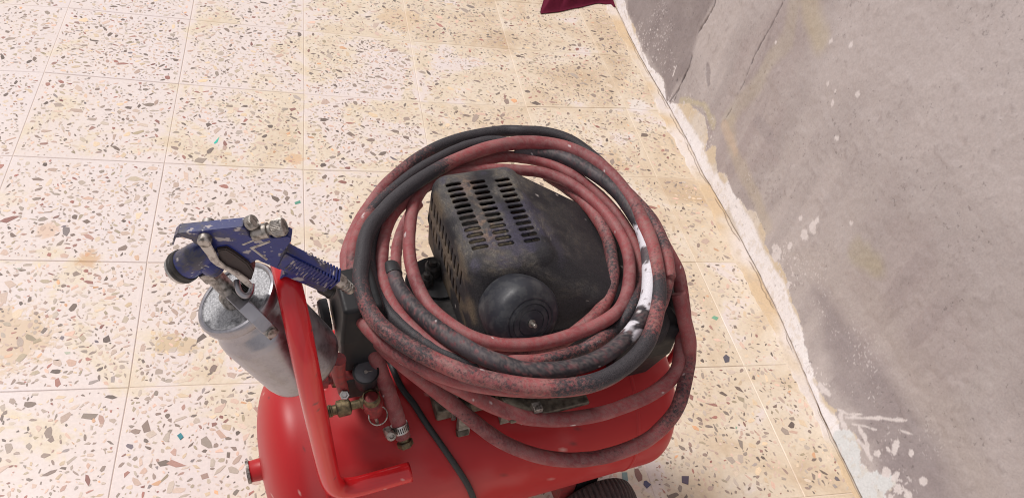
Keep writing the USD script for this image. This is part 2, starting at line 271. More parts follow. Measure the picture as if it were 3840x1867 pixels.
for i in range(-4, 6):
    for j in range(-5, 8):
        p = tile_poly(i, j); xy = np.array(p.exterior.coords)[:-1]
        h = rng.uniform(-.0006, .0006)
        ins = np.array(p.buffer(-.0012, join_style=2).exterior.coords)[:-1]
        if len(ins) != len(xy): continue
        n = len(xy); v = np.vstack([np.c_[xy, np.full(n, -.02)], np.c_[xy, np.full(n, h - .0009)], np.c_[ins, np.full(n, h)]])
        a = np.arange(n); b = (a + 1) % n; f = []
        for lv in (0, n): f += [np.c_[a + lv, b + lv, b + lv + n], np.c_[a + lv, b + lv + n, a + lv + n]]
        f += [np.c_[np.full(n - 2, 2 * n), 2 * n + np.arange(1, n - 1), 2 * n + np.arange(2, n)]]
        f = np.vstack(f)
        if p.exterior.is_ccw is False: f = f[:, ::-1]
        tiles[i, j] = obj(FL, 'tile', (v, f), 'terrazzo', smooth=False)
        if not (-3 <= i and -3 <= j <= 5): continue
        dens = rng.uniform(.8, 1.15); got = np.zeros((0, 3)); inn = p.buffer(-.004); x0, y0, x1, y1 = inn.bounds
        ctr = to_px(np.array([[.3 * i + .15, -.3 * j - .15, 0]]))[0]; seen = -130 < ctr[0] < 1150 and -90 < ctr[1] < 640
        sizes = np.sort(np.concatenate([rng.uniform(.0095, .0145, int(10 * dens)), rng.uniform(.006, .0095, int(82 * dens)), rng.uniform(.0034, .006, int((290 if seen else 30) * dens)), rng.uniform(.0014, .0034, int((330 if seen else 0) * dens))]))[::-1]
        if i == 5: sizes = sizes[::3]
        from shapely import contains_xy
        for r in sizes:
            for _ in range(6):
                c = V(rng.uniform(x0, x1), rng.uniform(y0, y1))
                if len(got) and (np.hypot(*(got[:, :2] - c).T) < (got[:, 2] + r) * .8).any(): continue
                got = np.vstack([got, [*c, r]]); q = chip_shape(r) + c
                if not contains_xy(inn, q[:, 0], q[:, 1]).all(): break
                col = CC[rng.choice(len(CC), p=CP)] * rng.uniform(.75, 1.25)
                fade = .13 + rng.random() ** 1.8 * .70
                col = col * (1 - fade) + V(.66, .565, .47) * fade
                chips.append((q, h + rng.uniform(.0002, .0005), col, (i, j), r)); break
# larger single stones the photograph shows
for poly, col in (([(0.3952,-0.5248),(0.4054,-0.5021),(0.4026,-0.5223),(0.3972,-0.5286)], srgb(70, 190, 172)), ([(0.5762,-0.7222),(0.5882,-0.7147),(0.5899,-0.7234),(0.5785,-0.7291)], srgb(96, 150, 130)), ([(0.3900,-1.2997),(0.3953,-1.2949),(0.4002,-1.3028),(0.3957,-1.3081)], srgb(60, 130, 140)), ([(1.4740,-1.0682),(1.4829,-1.0620),(1.4922,-1.0675),(1.4838,-1.0757)], srgb(120, 168, 140)), ([(1.4592,-1.1758),(1.4692,-1.1685),(1.4750,-1.1763),(1.4690,-1.1887),(1.4581,-1.1905)], srgb(96, 92, 100)), ([(1.1521,-1.4237),(1.1619,-1.4242),(1.1590,-1.4403),(1.1521,-1.4458),(1.1483,-1.4409)], srgb(126, 150, 150)), ([(1.2664,-1.4397),(1.2805,-1.4408),(1.2731,-1.4572),(1.2625,-1.4523)], srgb(92, 82, 96)), ([(1.1891,-1.4440),(1.1940,-1.4430),(1.2006,-1.4516),(1.1905,-1.4581),(1.1863,-1.4504)], srgb(84, 84, 110))):
    q = V(*poly) ; c = q.mean(0)
    chips = [k for k in chips if np.hypot(*(k[0].mean(0) - c)) > .012 + .6 * k[4]]
    ij = (int(math.floor(c[0] / .3)), int(math.floor(-c[1] / .3)))
    chips.append((q, .0009, col, ij, np.hypot(*(q - c).T).max()))
def chip_mesh(k):
    q, h, col, ij, r = k; n = len(q); a = np.arange(n); b = (a + 1) % n
    if np.cross(np.r_[q[1] - q[0], 0], np.r_[q[2] - q[1], 0])[2] < 0: q = q[::-1]
    if r < .0036: return np.c_[q, np.full(n, h)], np.c_[np.zeros(n - 2, int), np.arange(1, n - 1), np.arange(2, n)], np.tile(col, (n, 1))
    v = np.vstack([np.c_[q, np.full(n, h)], np.c_[q, np.full(n, h - .0035)]])
    f = np.vstack([np.c_[np.zeros(n - 2, int), np.arange(1, n - 1), np.arange(2, n)], np.c_[a, a + n, b + n], np.c_[a, b + n, b]])
    return v, f, np.tile(col, (2 * n, 1))
score = []
for k in chips:
    u = to_px(np.c_[k[0], np.zeros(len(k[0]))]); c = u.mean(0)
    inside = 0 < c[0] < 1024 and 0 < c[1] < 497 and not (265 < c[0] < 690 and 140 < c[1]) and c[2] > 0
    x, y = u[:, 0], u[:, 1]; ar = .5 * abs(np.dot(x, np.roll(y, 1)) - np.dot(y, np.roll(x, 1)))
    score.append(ar if inside else 0)
order = np.argsort(score)[::-1]; big = set(order[:300].tolist())
rest = []
for n_, k in enumerate(chips):
    v, f, c = chip_mesh(k)
    if n_ in big and k[3] in tiles: obj(tiles[k[3]], 'stone_chip', (v, f), 'chip', smooth=False, col=c)
    else: rest.append((v, f, c))
v, f = cat_mesh([(a, b) for a, b, _ in rest])
obj(FL, 'small_stone_chips', (v, f), 'chip', smooth=False, col=np.vstack([c for _, _, c in rest]), kind='stuff')

# mortar strip trowelled along the foot of the wall
ys = np.arange(-2.6, 1.5, .004); nu = 30; uu = np.linspace(0, 1, nu)
edge = 1.606 + .011 * (meshkit.fbm(np.c_[ys * 9, 0 * ys, 0 * ys], 4, 5) - .5) * 2 + .008 * (meshkit.noise(np.c_[ys * 60, 0 * ys, 0 * ys], 8) - .5)
cx = crack_x(ys) + .004
X = edge[:, None] + (cx - edge)[:, None] * uu; Y = np.repeat(ys[:, None], nu, 1)
P3 = np.stack([X, Y, 0 * X], -1); nz = vnoise(P3, 22, 4, 4)
Zs = -.002 + .0036 * sstep(0, .25, uu)[None] + .0012 * uu[None] ** 2 + .0026 * (nz - .5) * sstep(0, .2, uu)[None]
Zs[:, -1] -= .002
v = np.stack([X, Y, Zs], -1).reshape(-1, 3)
big_n = vnoise(v, 6, 21, 4); fine = vnoise(v, 70, 22, 3)
col = mixc(np.tile(V(.62, .52, .41), (len(v), 1)), V(.58, .44, .29), sstep(.47, .6, big_n)); col = mixc(col, V(.66, .59, .55), sstep(.52, .36, big_n) * .9)
col = mixc(col, V(.5, .4, .3), sstep(.62, .75, fine) * .5)
wig = (meshkit.noise(np.c_[ys * 90, 0 * ys, 0 * ys], 12) - .5) * .08 + (meshkit.noise(np.c_[ys * 25, 0 * ys, 0 * ys], 13) - .5) * .1
ck = np.exp(-((uu[None] - .83 - wig[:, None]) / .03) ** 2) * sstep(.3, .45, meshkit.noise(np.c_[ys * 14, 0 * ys, 0 * ys], 14))[:, None]
col = mixc(col, V(.16, .11, .08), ck.ravel() * .85)
obj(FL, 'mortar_strip', (v, quads_open := np.vstack([np.c_[a := (np.arange(len(ys) - 1)[:, None] * nu + np.arange(nu - 1)).ravel(), a + nu, a + nu + 1], np.c_[a, a + nu + 1, a + 1]])), 'plaster', col=col, label='cream mortar strip along the foot of the wall')

# ------------------------------------------------------------ wall
WALL = thing('wall', 'grey cement-rendered wall with trowel streaks and a splashed white limewash foot', 'wall', (1.66, 0, 0))
yg = np.concatenate([np.arange(-2.9, -1.72, .03), np.arange(-1.72, .47, .0024), np.arange(.47, 1.7, .03)])
zg = np.concatenate([np.arange(0, .2, .0019), np.arange(.2, .86, .0036), np.arange(.86, 2.9, .03), [2.9]])
Yg, Zg = np.meshgrid(yg, zg, indexing='ij'); YZ = np.stack([Yg, Zg], -1)
def pdist(line):
    """distance of every grid point to a polyline"""
    p = np.array(line); best = np.full(Yg.shape, 9.0)
    for a, b in zip(p[:-1], p[1:]):
        d = b - a; t = np.clip(((YZ - a) @ d) / (d @ d + 1e-12), 0, 1); best = np.minimum(best, np.linalg.norm(YZ - a - t[..., None] * d, axis=-1))
    return best
def inside(poly):
    from shapely import contains_xy
    return contains_xy(Polygon(poly).buffer(0), Yg, Zg)
def wn(s, seed, o=4, sy=1, sz=1): return meshkit.fbm(np.stack([Yg * s * sy, Zg * s * sz, 0 * Yg], -1), o, seed)
# frame along the trowel strokes
TS = np.array([(-0.2710,0.07419),(-0.2649,0.3284)]); td = TS[1] - TS[0]; td = td / np.linalg.norm(td); tn = V(-td[1], td[0])
S1, S2 = YZ @ td, YZ @ tn
streak = meshkit.fbm(np.stack([S1 * 3, S2 * 26, 0 * S1], -1), 4, 31); big = wn(3.2, 32); med = wn(16, 33); fine = wn(90, 34, 3); vf = wn(330, 35, 2)
colw = np.tile(V(.380, .332, .320), Yg.shape + (1,))
colw = mixc(colw, V(.445, .392, .378), sstep(.46, .64, big) * .8); colw = mixc(colw, V(.335, .278, .27), sstep(.5, .36, big) * .6)
near = sstep(.62, .2, Zg)
colw = mixc(colw, V(.27, .235, .23), sstep(.50, .70, streak) * near * .22); colw = mixc(colw, V(.44, .39, .37), sstep(.50, .34, streak) * near * .35)
colw = mixc(colw, V(.25, .21, .2), sstep(.64, .74, fine) * sstep(.48, .6, med) * .35)
wob = (med - .5) * .05 + (fine - .5) * .02
def soft(poly, w, wobble=1.0):
    """1 inside the outline, fading over w, with a ragged edge"""
    d = pdist(list(poly) + [poly[0]]); d = np.where(inside(poly), d, -d) + wob * wobble
    return sstep(-w, w, d)
DK1 = [(0.3017,0.08438),(-0.2446,0.3760),(-0.2570,0.3359),(-0.2409,0.2470),(-0.2703,0.1487),(-0.2564,0.07108),(-0.2499,0.01674),(-0.1785,0.03917),(-0.06793,0.03098),(0.04667,0.03923),(0.1996,0.04472)]
colw = mixc(colw, V(.215, .18, .178), soft(DK1, .012, .4) * (.75 + .4 * (med - .5)))
DK2 = [(-1.0938,0.1304),(-1.1327,0.1677),(-1.2147,0.1596),(-1.2784,0.1807),(-1.3809,0.1883),(-1.4475,0.1940),(-1.5148,0.2008),(-1.5729,0.2057),(-1.6348,0.2034),(-1.5660,0.06748),(-1.4836,0.07597),(-1.3802,0.07598),(-1.2689,0.06496)]
colw = mixc(colw, V(.245, .208, .21), soft(DK2, .022, .5) * (.66 + .5 * (med - .5)))
DK3 = [(-0.9621,0.1028),(-1.1159,0.2621),(-1.2484,0.2632),(-1.3584,0.2655),(-1.5078,0.2679),(-1.6490,0.2383),(-1.6129,0.1675),(-1.5375,0.1915),(-1.3809,0.1883),(-1.2720,0.1790),(-1.1599,0.1597)]
colw = mixc(colw, V(.42, .365, .34), soft(DK3, .03, .8) * .55)
for ln, w, c, k in (([(-0.5661,0.5379),(-0.5925,0.5028),(-0.6190,0.4467),(-0.5914,0.3756),(-0.5908,0.3013),(-0.5603,0.2258),(-0.5474,0.1594)], .035, V(.44, .385, .285), .38), ([(-0.5995,0.5655),(-0.6635,0.5238),(-0.7194,0.5082)], .045, V(.44, .375, .27), .6), ([(-0.5631,0.1713),(-0.6197,0.1310),(-0.7071,0.1248),(-0.8034,0.1179),(-0.8732,0.0977)], .03, V(.44, .37, .27), .45), ([(-0.5433,0.1498),(-0.6419,0.1359)], .02, V(.50, .38, .29), .6), ([(-0.3068,0.05729),(-0.4195,0.1243),(-0.5024,0.1189)], .018, V(.46, .40, .27), .7), ([(-1.1326,0.2794),(-1.1886,0.2973)], .04, V(.38, .33, .23), .6), ([(-0.3483,0.2062),(-0.3974,0.1747)], .012, V(.2, .17, .17), .7), ([(-0.5398,0.4467),(-0.5632,0.3797),(-0.5466,0.2888)], .012, V(.28, .235, .23), .6), ([(-0.6550,0.2465),(-0.7233,0.2507)], .02, V(.26, .225, .23), .45)):
    colw = mixc(colw, c, sstep(w, w * .3, pdist(ln) + wob * .4) * k * (.7 + .6 * (med - .2)))
dep = 0 * Yg
for ln, w, dd in (([(-0.2516,0.3624),(-0.2658,0.3348),(-0.2560,0.2931),(-0.2400,0.2402),(-0.2478,0.1937),(-0.2703,0.1487),(-0.2702,0.1082),(-0.2701,0.0666),(-0.2596,0.01642),(-0.2480,0.0008474)], .0042, .0045), ([(-0.2685,0.1342),(-0.2685,0.09327),(-0.2762,0.03546)], .003, .003), ([(-0.5411,0.4942),(-0.5398,0.4467),(-0.5307,0.3816),(-0.5296,0.3472),(-0.5390,0.2836),(-0.5378,0.2406)], .0024, .002), ([(-0.5408,0.2055),(-0.5356,0.1570)], .002, .002), ([(-0.2435,0.0832),(-0.2502,0.05981)], .005, .003)):
    d = pdist(ln) + (fine - .5) * .005; k = sstep(w, w * .25, d) * sstep(.35, .5, med + .12); colw = mixc(colw, V(.09, .078, .078), k * .65); dep += k * dd
# white limewash and cream patches at the foot
BW = [(0.3804,0.06504),(0.3072,0.06668),(0.2716,0.0563),(0.1946,0.04011),(0.1158,0.04171),(0.0372,0.03037),(-0.07713,0.02237),(-0.1785,0.03917),(-0.2446,0.009343),(-0.2618,0.01437),(-0.3052,0.04206),(-0.3524,0.0795),(-0.4564,0.1044),(-0.5076,0.08245),(-0.5285,0.04385),(-0.5538,0.09167),(-0.6198,0.05028),(-0.6538,0.07244),(-0.7092,0.05949),(-0.7618,0.07309),(-0.7888,0.07209),(-0.8187,0.09445),(-0.8855,0.08497),(-0.9007,0.06578),(-0.9554,0.0704),(-0.9921,0.08081),(-1.0304,0.07096),(-1.0754,0.05841),(-1.1214,0.06061),(-1.1532,0.04676),(-1.1925,0.03747),(-1.2325,0.03069),(-1.2471,0.02934),(-1.2843,0.02478),(-1.3178,0.02716),(-1.3432,0.0403),(-1.3642,0.03654),(-1.3804,0.03306),(-1.3934,0.05207),(-1.4086,0.05675),(-1.4214,0.05593),(-1.4403,0.05102),(-1.4591,0.03876),(-1.4835,0.04466),(-1.4873,0.05891),(-1.4965,0.06425),(-1.5064,0.08579),(-1.5270,0.08301),(-1.5301,0.06657),(-1.5306,0.05246),(-1.5496,0.05472),(-1.5755,0.05988)]
lim = list(BW) + [(-2.9, .09), (-2.9, -.05), (1.6, -.05), (1.6, .06)]
dW = pdist(BW); dW = np.where(inside(lim), dW, -dW) + (fine - .5) * .012 + (vf - .5) * .006
white = sstep(-.0012, .0012, dW)
cream = mixc(np.tile(V(.60, .53, .46), Yg.shape + (1,)), V(.56, .46, .34), sstep(.45, .6, wn(9, 41)))
WB = [(0.3649,0.05065),(0.2846,0.03415),(0.2017,0.01352),(0.07718,0.005637),(-0.05265,0.006351),(-0.1807,0.01899),(-0.2683,0.008224),(-0.3493,0.01735),(-0.4345,0.01823),(-0.5114,0.02287),(-0.5684,0.01358),(-0.6392,0.01814),(-0.7029,0.02606),(-0.6967,0.05182),(-0.7789,0.03949),(-0.8626,0.03296),(-0.9176,0.0305),(-0.9884,0.02995),(-1.0402,0.03524),(-1.0915,0.03026),(-1.1476,0.02761),(-1.1952,0.02294),(-1.2294,0.01419),(-1.2301,-0.009072),(-1.2788,-0.005192),(-1.3176,-0.002523),(-1.3691,0.007472),(-1.4123,0.01854),(-1.4494,0.02179),(-1.4852,0.02493),(-1.5198,0.02797),(-1.5519,0.03217)]
dB = pdist(WB) + (med - .5) * .02 + (fine - .5) * .008
pure = sstep(.034, .020, dB)
wcol = mixc(cream, V(.74, .70, .695), pure)
PA = [(-1.3755,0.01772),(-1.3804,0.03306),(-1.3949,0.0545),(-1.4157,0.05381),(-1.4403,0.05102),(-1.4591,0.03876),(-1.4835,0.04466),(-1.4912,0.06581),(-1.5077,0.08453),(-1.5270,0.08301),(-1.5320,0.05119),(-1.5496,0.05472),(-1.5182,-0.006515),(-1.4662,0.005793),(-1.4237,0.007686),(-1.3913,-0.001401)]
wcol = mixc(wcol, V(.60, .61, .61), soft(PA, .003, .15))
wcol = mixc(wcol, V(.55, .46, .36), sstep(.6, .75, fine) * .35)
colw = mixc(colw, wcol, white)
# splashes of whitewash
def blob(px, r, asp=1.0, ang=0.0, seed=0):
    global colw
    c = V(*px); q = YZ - c; ca, sa = math.cos(ang), math.sin(ang)
    d = np.hypot((q[..., 0] * ca + q[..., 1] * sa) / asp, -q[..., 0] * sa + q[..., 1] * ca) + (fine - .5) * r * .9 + (vf - .5) * r * .5
    colw = mixc(colw, V(.60, .545, .53), sstep(r * 1.08, r * .9, d))
for p, r in zip([(-1.4739,0.1202),(-1.4694,0.1039),(-1.5005,0.1411),(-1.4643,0.07906),(-1.5498,0.1323),(-1.5384,0.08211),(-1.5578,0.09299),(-1.5192,0.0888),(-1.5014,0.08037),(-1.5417,0.06225),(-0.9880,0.1855),(-0.9951,0.2145),(-0.9932,0.2306),(-0.9494,0.1990),(-0.9470,0.08748),(-0.9709,0.1316),(-1.0339,0.07199),(-0.7527,0.5261),(-0.8131,0.5539),(-0.5821,0.4177),(-0.9168,0.3964),(-0.8506,0.4375),(-0.9004,0.4952),(-0.8091,0.4592),(-0.8402,0.4605),(-1.0725,0.3031)], (.0085, .004, .005, .006, .008, .008, .009, .007, .008, .005, .012, .013, .007, .006, .016, .008, .007, .005, .005, .004, .005, .006, .006, .004, .003, .004)): blob(p, r, rng.uniform(1, 1.5), rng.uniform(0, 3))
for ln, w in (([(-1.3693,0.05548),(-1.3937,0.08987),(-1.4175,0.1254),(-1.4334,0.1452),(-1.4489,0.1675)], .0035), ([(-1.3450,0.04669),(-1.3666,0.06199),(-1.3854,0.09026)], .0026), ([(-1.3571,0.04727),(-1.3704,0.04264),(-1.3852,0.04433)], .006), ([(-1.4018,0.07086),(-1.4160,0.07232),(-1.4286,0.07143),(-1.4376,0.06836)], .006), ([(-1.4214,0.05593),(-1.4369,0.05986),(-1.4535,0.06241),(-1.4637,0.06352)], .006), ([(-1.3886,0.06056),(-1.4077,0.08392),(-1.4275,0.1016)], .002), ([(-1.4534,0.1431),(-1.4747,0.1625)], .0022), ([(-1.2735,0.03074),(-1.2915,0.03519),(-1.3094,0.04352)], .006), ([(-0.2080,0.1080),(-0.2136,0.07699)], .003), ([(0.2341,0.03251),(0.1920,0.02668)], .004), ([(0.03956,0.03258),(0.005325,0.0208),(-0.04335,0.01506)], .003)):
    d = pdist(ln) + (fine - .5) * w * 1.6; colw = mixc(colw, V(.60, .545, .53), sstep(w, w * .6, d))
lowz = sstep(.30, .03, Zg)
colw = mixc(colw, V(.60, .545, .53), sstep(.80, .82, meshkit.noise(np.stack([Yg * 260, Zg * 260, 0 * Yg], -1), 77)) * sstep(.5, .62, wn(12, 78)) * lowz)
rel = (.006 * (wn(7, 51) - .5) + .0028 * (streak - .5) * near + .0012 * (fine - .5) * 1.4) - dep * .8 + .0009 * white + .001 * sstep(.4, .6, med)
xb = crack_x(Yg) + .0008
ft = np.clip(1 - Zg / .22, 0, 1) ** 1.25 * sstep(0.0, .012, Zg + .004)
Xw = 1.66 - rel - .0 * Zg
Xw = Xw * (1 - ft) + (xb - rel * .3) * ft
v = np.stack([Xw, Yg, Zg - .012 * (Zg < .0001)], -1).reshape(-1, 3); nzg = len(zg)
a = (np.arange(len(yg) - 1)[:, None] * nzg + np.arange(nzg - 1)).ravel()
# back of the wall, so that it has its thickness
f = np.vstack([np.c_[a, a + 1, a + nzg + 1], np.c_[a, a + nzg + 1, a + nzg]])
nv = len(v); bx = V([1.67, yg[0], -.02], [1.9, yg[0], -.02], [1.9, yg[-1], -.02], [1.67, yg[-1], -.02], [1.67, yg[0], 2.9], [1.9, yg[0], 2.9], [1.9, yg[-1], 2.9], [1.67, yg[-1], 2.9])
bf = np.array([[0, 1, 5], [0, 5, 4], [1, 2, 6], [1, 6, 5], [2, 3, 7], [2, 7, 6], [4, 5, 6], [4, 6, 7]])
obj(WALL, 'render', (v, f), 'wall_render', col=colw.reshape(-1, 3))
obj(WALL, 'masonry', (bx, bf), 'grout', smooth=False)

# ------------------------------------------------------------ maroon cloth at the far end
CLO = thing('cloth', 'dark maroon cloth lying crumpled on the tiles beside the wall foot', 'cloth', (1.55, .42, 0))
gx = np.linspace(0, 1, 70); GX, GY = np.meshgrid(gx, gx, indexing='ij')
c0, c1, c2, c3 = [np.array(p) for p in [(1.3813,0.2474),(1.6782,0.3438),(1.8386,0.8049),(1.3787,0.6503)]]
base = c0 * ((1 - GX) * (1 - GY))[..., None] + c1 * (GX * (1 - GY))[..., None] + c2 * (GX * GY)[..., None] + c3 * ((1 - GX) * GY)[..., None]
nn = meshkit.fbm(np.stack([GX * 3.2, GY * 2.6, 0 * GX], -1), 3, 9)
ed = np.minimum.reduce([GX, 1 - GX, GY, 1 - GY]); hgt = sstep(0, .14, ed) * (.012 + .055 * np.clip(nn - .3, 0, 1)) + .004 + .012 * np.abs(np.sin(GX * 9 + nn * 7)) * sstep(0, .1, ed)
base = base + ((meshkit.noise(np.stack([GX * 5, GY * 5, 0 * GX], -1), 4)[..., None] - .5) * .07)
v = np.concatenate([base, hgt[..., None]], -1).reshape(-1, 3); n = 70
a = (np.arange(n - 1)[:, None] * n + np.arange(n - 1)).ravel(); f = np.vstack([np.c_[a, a + n, a + n + 1], np.c_[a, a + n + 1, a + 1]])
vb = v.copy(); vb[:, 2] = .0015
v, f = cat_mesh([(v, f), (vb, f[:, ::-1])])
bd = np.concatenate([np.arange(n), np.arange(n) * n + n - 1, (n - 1) * n + np.arange(n)[::-1], (np.arange(n) * n)[::-1]]); b2 = np.roll(bd, -1)
f = np.vstack([f, np.c_[bd, bd + n * n, b2 + n * n], np.c_[bd, b2 + n * n, b2]])
obj(CLO, 'fabric', (v, f), 'cloth_fibre', col=mixc(np.tile(V(.085, .008, .022), (len(v), 1)), V(.13, .014, .035), vnoise(v, 40, 2)))

exec_parts = True
# ------------------------------------------------------------ the compressor's own frame: along the tank, across it, up
TO, TA, TB, TK = V(*(0.826000,-1.450000,0.250000)), V(*(0.983076,0.153609,0.099833)), V(*(-0.154380,0.988012,0.000000)), V(*(-0.098637,-0.015412,0.995004))
TR = np.array([TA, TB, TK])
def cw(p): return np.asarray(p, float) @ TR + TO
def cm(mesh): v, f = mesh; return cw(v), f
def cbox(lo, hi, bev=.002): return rbox(TR, TO, V(*lo), V(*hi), bev)
def clathe(o, ax, prof, k=40): return cm(lathe(V(*o), V(*ax), prof, k))
RTK = .129
AC = thing('air_compressor', 'red portable air compressor with a horizontal tank, black slotted motor cover and arched handle', 'air compressor', (.826, -1.45, 0))
def redcol(v, dust=.3, seed=0, k=1.0):
    c = np.tile(V(.36, .009, .012) * k, (len(v), 1)); n = vnoise(v, 14, 60 + seed, 4); m = vnoise(v, 160, 61 + seed, 3)
    c = mixc(c, V(.39, .014, .017) * k, sstep(.45, .65, n)); c = mixc(c, V(.38, .06, .06), sstep(.5, .7, n) * dust)
    c = mixc(c, V(.06, .02, .02), sstep(.785, .80, m) * .8); c = mixc(c, V(.6, .4, .36), sstep(.20, .188, m) * .7)
    return c
def red(parent, name, mesh, dust=.3, seed=0, smooth=True, label=None): return obj(parent, name, mesh, 'red_paint', col=redcol(mesh[0], dust, seed), label=label)
L2, DD = .238, .060
prof = [(0, -L2 - DD)] + [(RTK * (1 - u ** 2.6) ** (1 / 2.2), -L2 - DD * u) for u in np.linspace(.995, 0, 30)]
prof += [(RTK, h) for h in np.linspace(-L2 + .008, L2 - .008, 60)]
prof += [(RTK * (1 - u ** 2.6) ** (1 / 2.2), L2 + DD * u) for u in np.linspace(0, .995, 30)] + [(0, L2 + DD)]
tv, tf = clathe((0, 0, 0), (1, 0, 0), prof, 160)
q = (tv - TO) @ TR.T
tank_c = redcol(tv, .55)
grime = np.exp(-((q[:, 1] + .098) / .006) ** 2) * sstep(-.215, -.19, q[:, 0]) * sstep(-.12, -.14, q[:, 0]) * (q[:, 2] > 0)
tank_c = mixc(tank_c, V(.03, .012, .012), grime * sstep(.35, .55, vnoise(tv, 120, 5)))
tank_c = mixc(tank_c, V(.45, .12, .12), sstep(.02, .0, np.abs(q[:, 0] + .232)) * .35)
TANK = obj(AC, 'tank', (tv, tf), 'red_paint', col=tank_c)
for s, a in ((-1, .222), (1, .205)): red(TANK, 'weld_seam', clathe((s * a, 0, 0), (1, 0, 0), [(RTK - .002, -.004), (RTK + .0006, -.0025), (RTK + .0012, 0), (RTK + .0006, .0025), (RTK - .002, .004)], 120))
PORT = red(AC, 'end_port', clathe((-L2 - DD + .012, 0, .002), (-1, 0, 0), [(.026, 0), (.019, .008), (.0150, .012), (.0142, .028), (.0, .028)]))
obj(PORT, 'port_ring', clathe((-L2 - DD + .012, 0, .002), (-1, 0, 0), [(.0148, .026), (.0158, .0265), (.0158, .0305), (.011, .0305), (.010, .02)]), 'dirty_nickel')
# arched carrying handle
hp = [(-.122, -.112, .107), (-.165, -.113, .107), (-.192, -.113, .107), (-.209, -.1125, .114), (-.217, -.112, .133), (-.221, -.112, .20), (-.226, -.112, .333), (-.2285, -.093, .405), (-.230, -.055, .430), (-.231, -.012, .424), (-.231, .03, .40), (-.230, .07, .345), (-.228, .095, .27), (-.220, .109, .15), (-.212, .112, .118), (-.192, .112, .107), (-.122, .112, .107)]
hl = smooth_line(spline(hp, .003), 8)
hm = cm(tube(hl, .0123, 28))
obj(AC, 'handle', hm, 'handle_paint', col=redcol(hm[0], .1, 3, 1.35))
# slotted plastic cover over the pump head
def r8(x0, x1, y0, y1, z0, z1, r): return hull_of([((x, y, z), r) for x in (x0 + r, x1 - r) for y in (y0 + r, y1 - r) for z in (z0 + r, z1 - r)], 24)
outer = Manifold.batch_hull([r8(-.033, .085, -.020, .162, .30, .3455, .0215), r8(-.034, .10, -.058, .165, .255, .285, .016)])
inner = Manifold.batch_hull([r8(-.0305, .0825, -.0175, .1595, .30, .343, .019), r8(-.0315, .0975, -.0555, .1625, .20, .2825, .0135)])
shoulder = Manifold.batch_hull([r8(.02, .086, -.020, .158, .29, .344, .0215), r8(.10, .135, -.060, .150, .26, .305, .018), r8(.16, .215, -.075, .125, .22, .268, .02), r8(.02, .10, -.062, .155, .235, .27, .016)])
bodyc = outer + shoulder
skirt = Manifold.batch_hull([r8(-.032, .12, -.060, .163, .215, .275, .014), r8(.15, .225, -.085, .13, .19, .26, .02)])
bodyc = bodyc + skirt.trim_by_plane((0, 0, 1), .222)
bodyc = bodyc - inner
def slot(c, h, ax):
    """rounded slot: c centre, h half sizes"""
    x, y, z = h; r = min(x, y, z) if ax is None else sorted(h)[0]
    return hull_of([((c[0] + sx * (x - r), c[1] + sy * (y - r), c[2] + sz * (z - r)), r) for sx in (-1, 1) for sy in (-1, 1) for sz in (-1, 1)], 10)
cut = []
for a0, a1, b0, b1 in ((-.0185, .0015, .131, .0205), (.0125, .0325, .1285, .0185), (.0448, .0645, .1255, .0165)):
    for k in range(12):
        b = b0 + (b1 - b0) * k / 11; cut.append(slot(((a0 + a1) / 2, b, .345), ((a1 - a0) / 2 + .0004, .0031, .012), None))
for k in range(12):
    b = .150 - .0128 * k; cut += [slot((-.033, b, .309), (.012, .0022, .0125), None), slot((-.033, b - .003, .272), (.012, .0022, .0125), None)]
bodyc = bodyc - Manifold.batch_boolean(cut, m3.OpType.Add)
bodyc = bodyc.refine_to_length(.0035)
cv, cf = arr(bodyc); cv2 = cw(cv)
n1, n2 = vnoise(cv2, 35, 71, 4), vnoise(cv2, 220, 72, 3)
cc = np.tile(V(.019, .017, .0195), (len(cv), 1))
topf = sstep(.325, .343, cv[:, 2]); wear = np.clip(topf + .35 * sstep(.26, .33, cv[:, 2]), 0, 1)
cc = mixc(cc, V(.066, .060, .057), wear * sstep(.34, .62, n1))
cc = mixc(cc, V(.12, .098, .072), wear * sstep(.50, .70, n2) * sstep(.42, .58, n1) * .7)
cc = mixc(cc, V(.045, .040, .07), topf * sstep(.56, .68, vnoise(cv2, 28, 73, 3)) * .6)
n3 = vnoise(cv2, 520, 74, 2); cc = mixc(cc, V(.016, .015, .016), sstep(.50, .72, n3) * .45); cc = mixc(cc, V(.15, .135, .115), wear * sstep(.58, .70, n3 * .6 + n1 * .4) * .6)
dd = np.exp(-((cv[:, 0] - .006) / .012) ** 2 - ((cv[:, 1] - .05) / .03) ** 2) + .8 * np.exp(-((cv[:, 0] - .008) / .01) ** 2 - ((cv[:, 1] - .125) / .02) ** 2)
cc = mixc(cc, V(.17, .115, .085), topf * np.clip(dd, 0, 1) * sstep(.40, .58, n2))
left = sstep(-.026, -.032, cv[:, 0]); cc = mixc(cc, V(.12, .09, .06), left * sstep(.44, .62, n1) * .8)
cc = mixc(cc, V(.5, .46, .42), sstep(.835, .85, n2) * .8)
COVER = obj(AC, 'motor_cover', (cv2, cf), 'cover_plastic', smooth=True, col=cc)
# what shows through the slots: the cylinder head
obj(AC, 'cylinder_head', cbox((-.016, .008, .20), (.036, .068, .333), .004), 'dusty_metal')
obj(AC, 'cylinder_head', cbox((.040, .012, .20), (.07, .085, .315), .004), 'dark_metal')
obj(AC, 'cylinder_head', cbox((-.005, .10, .20), (.05, .14, .30), .004), 'dark_metal')
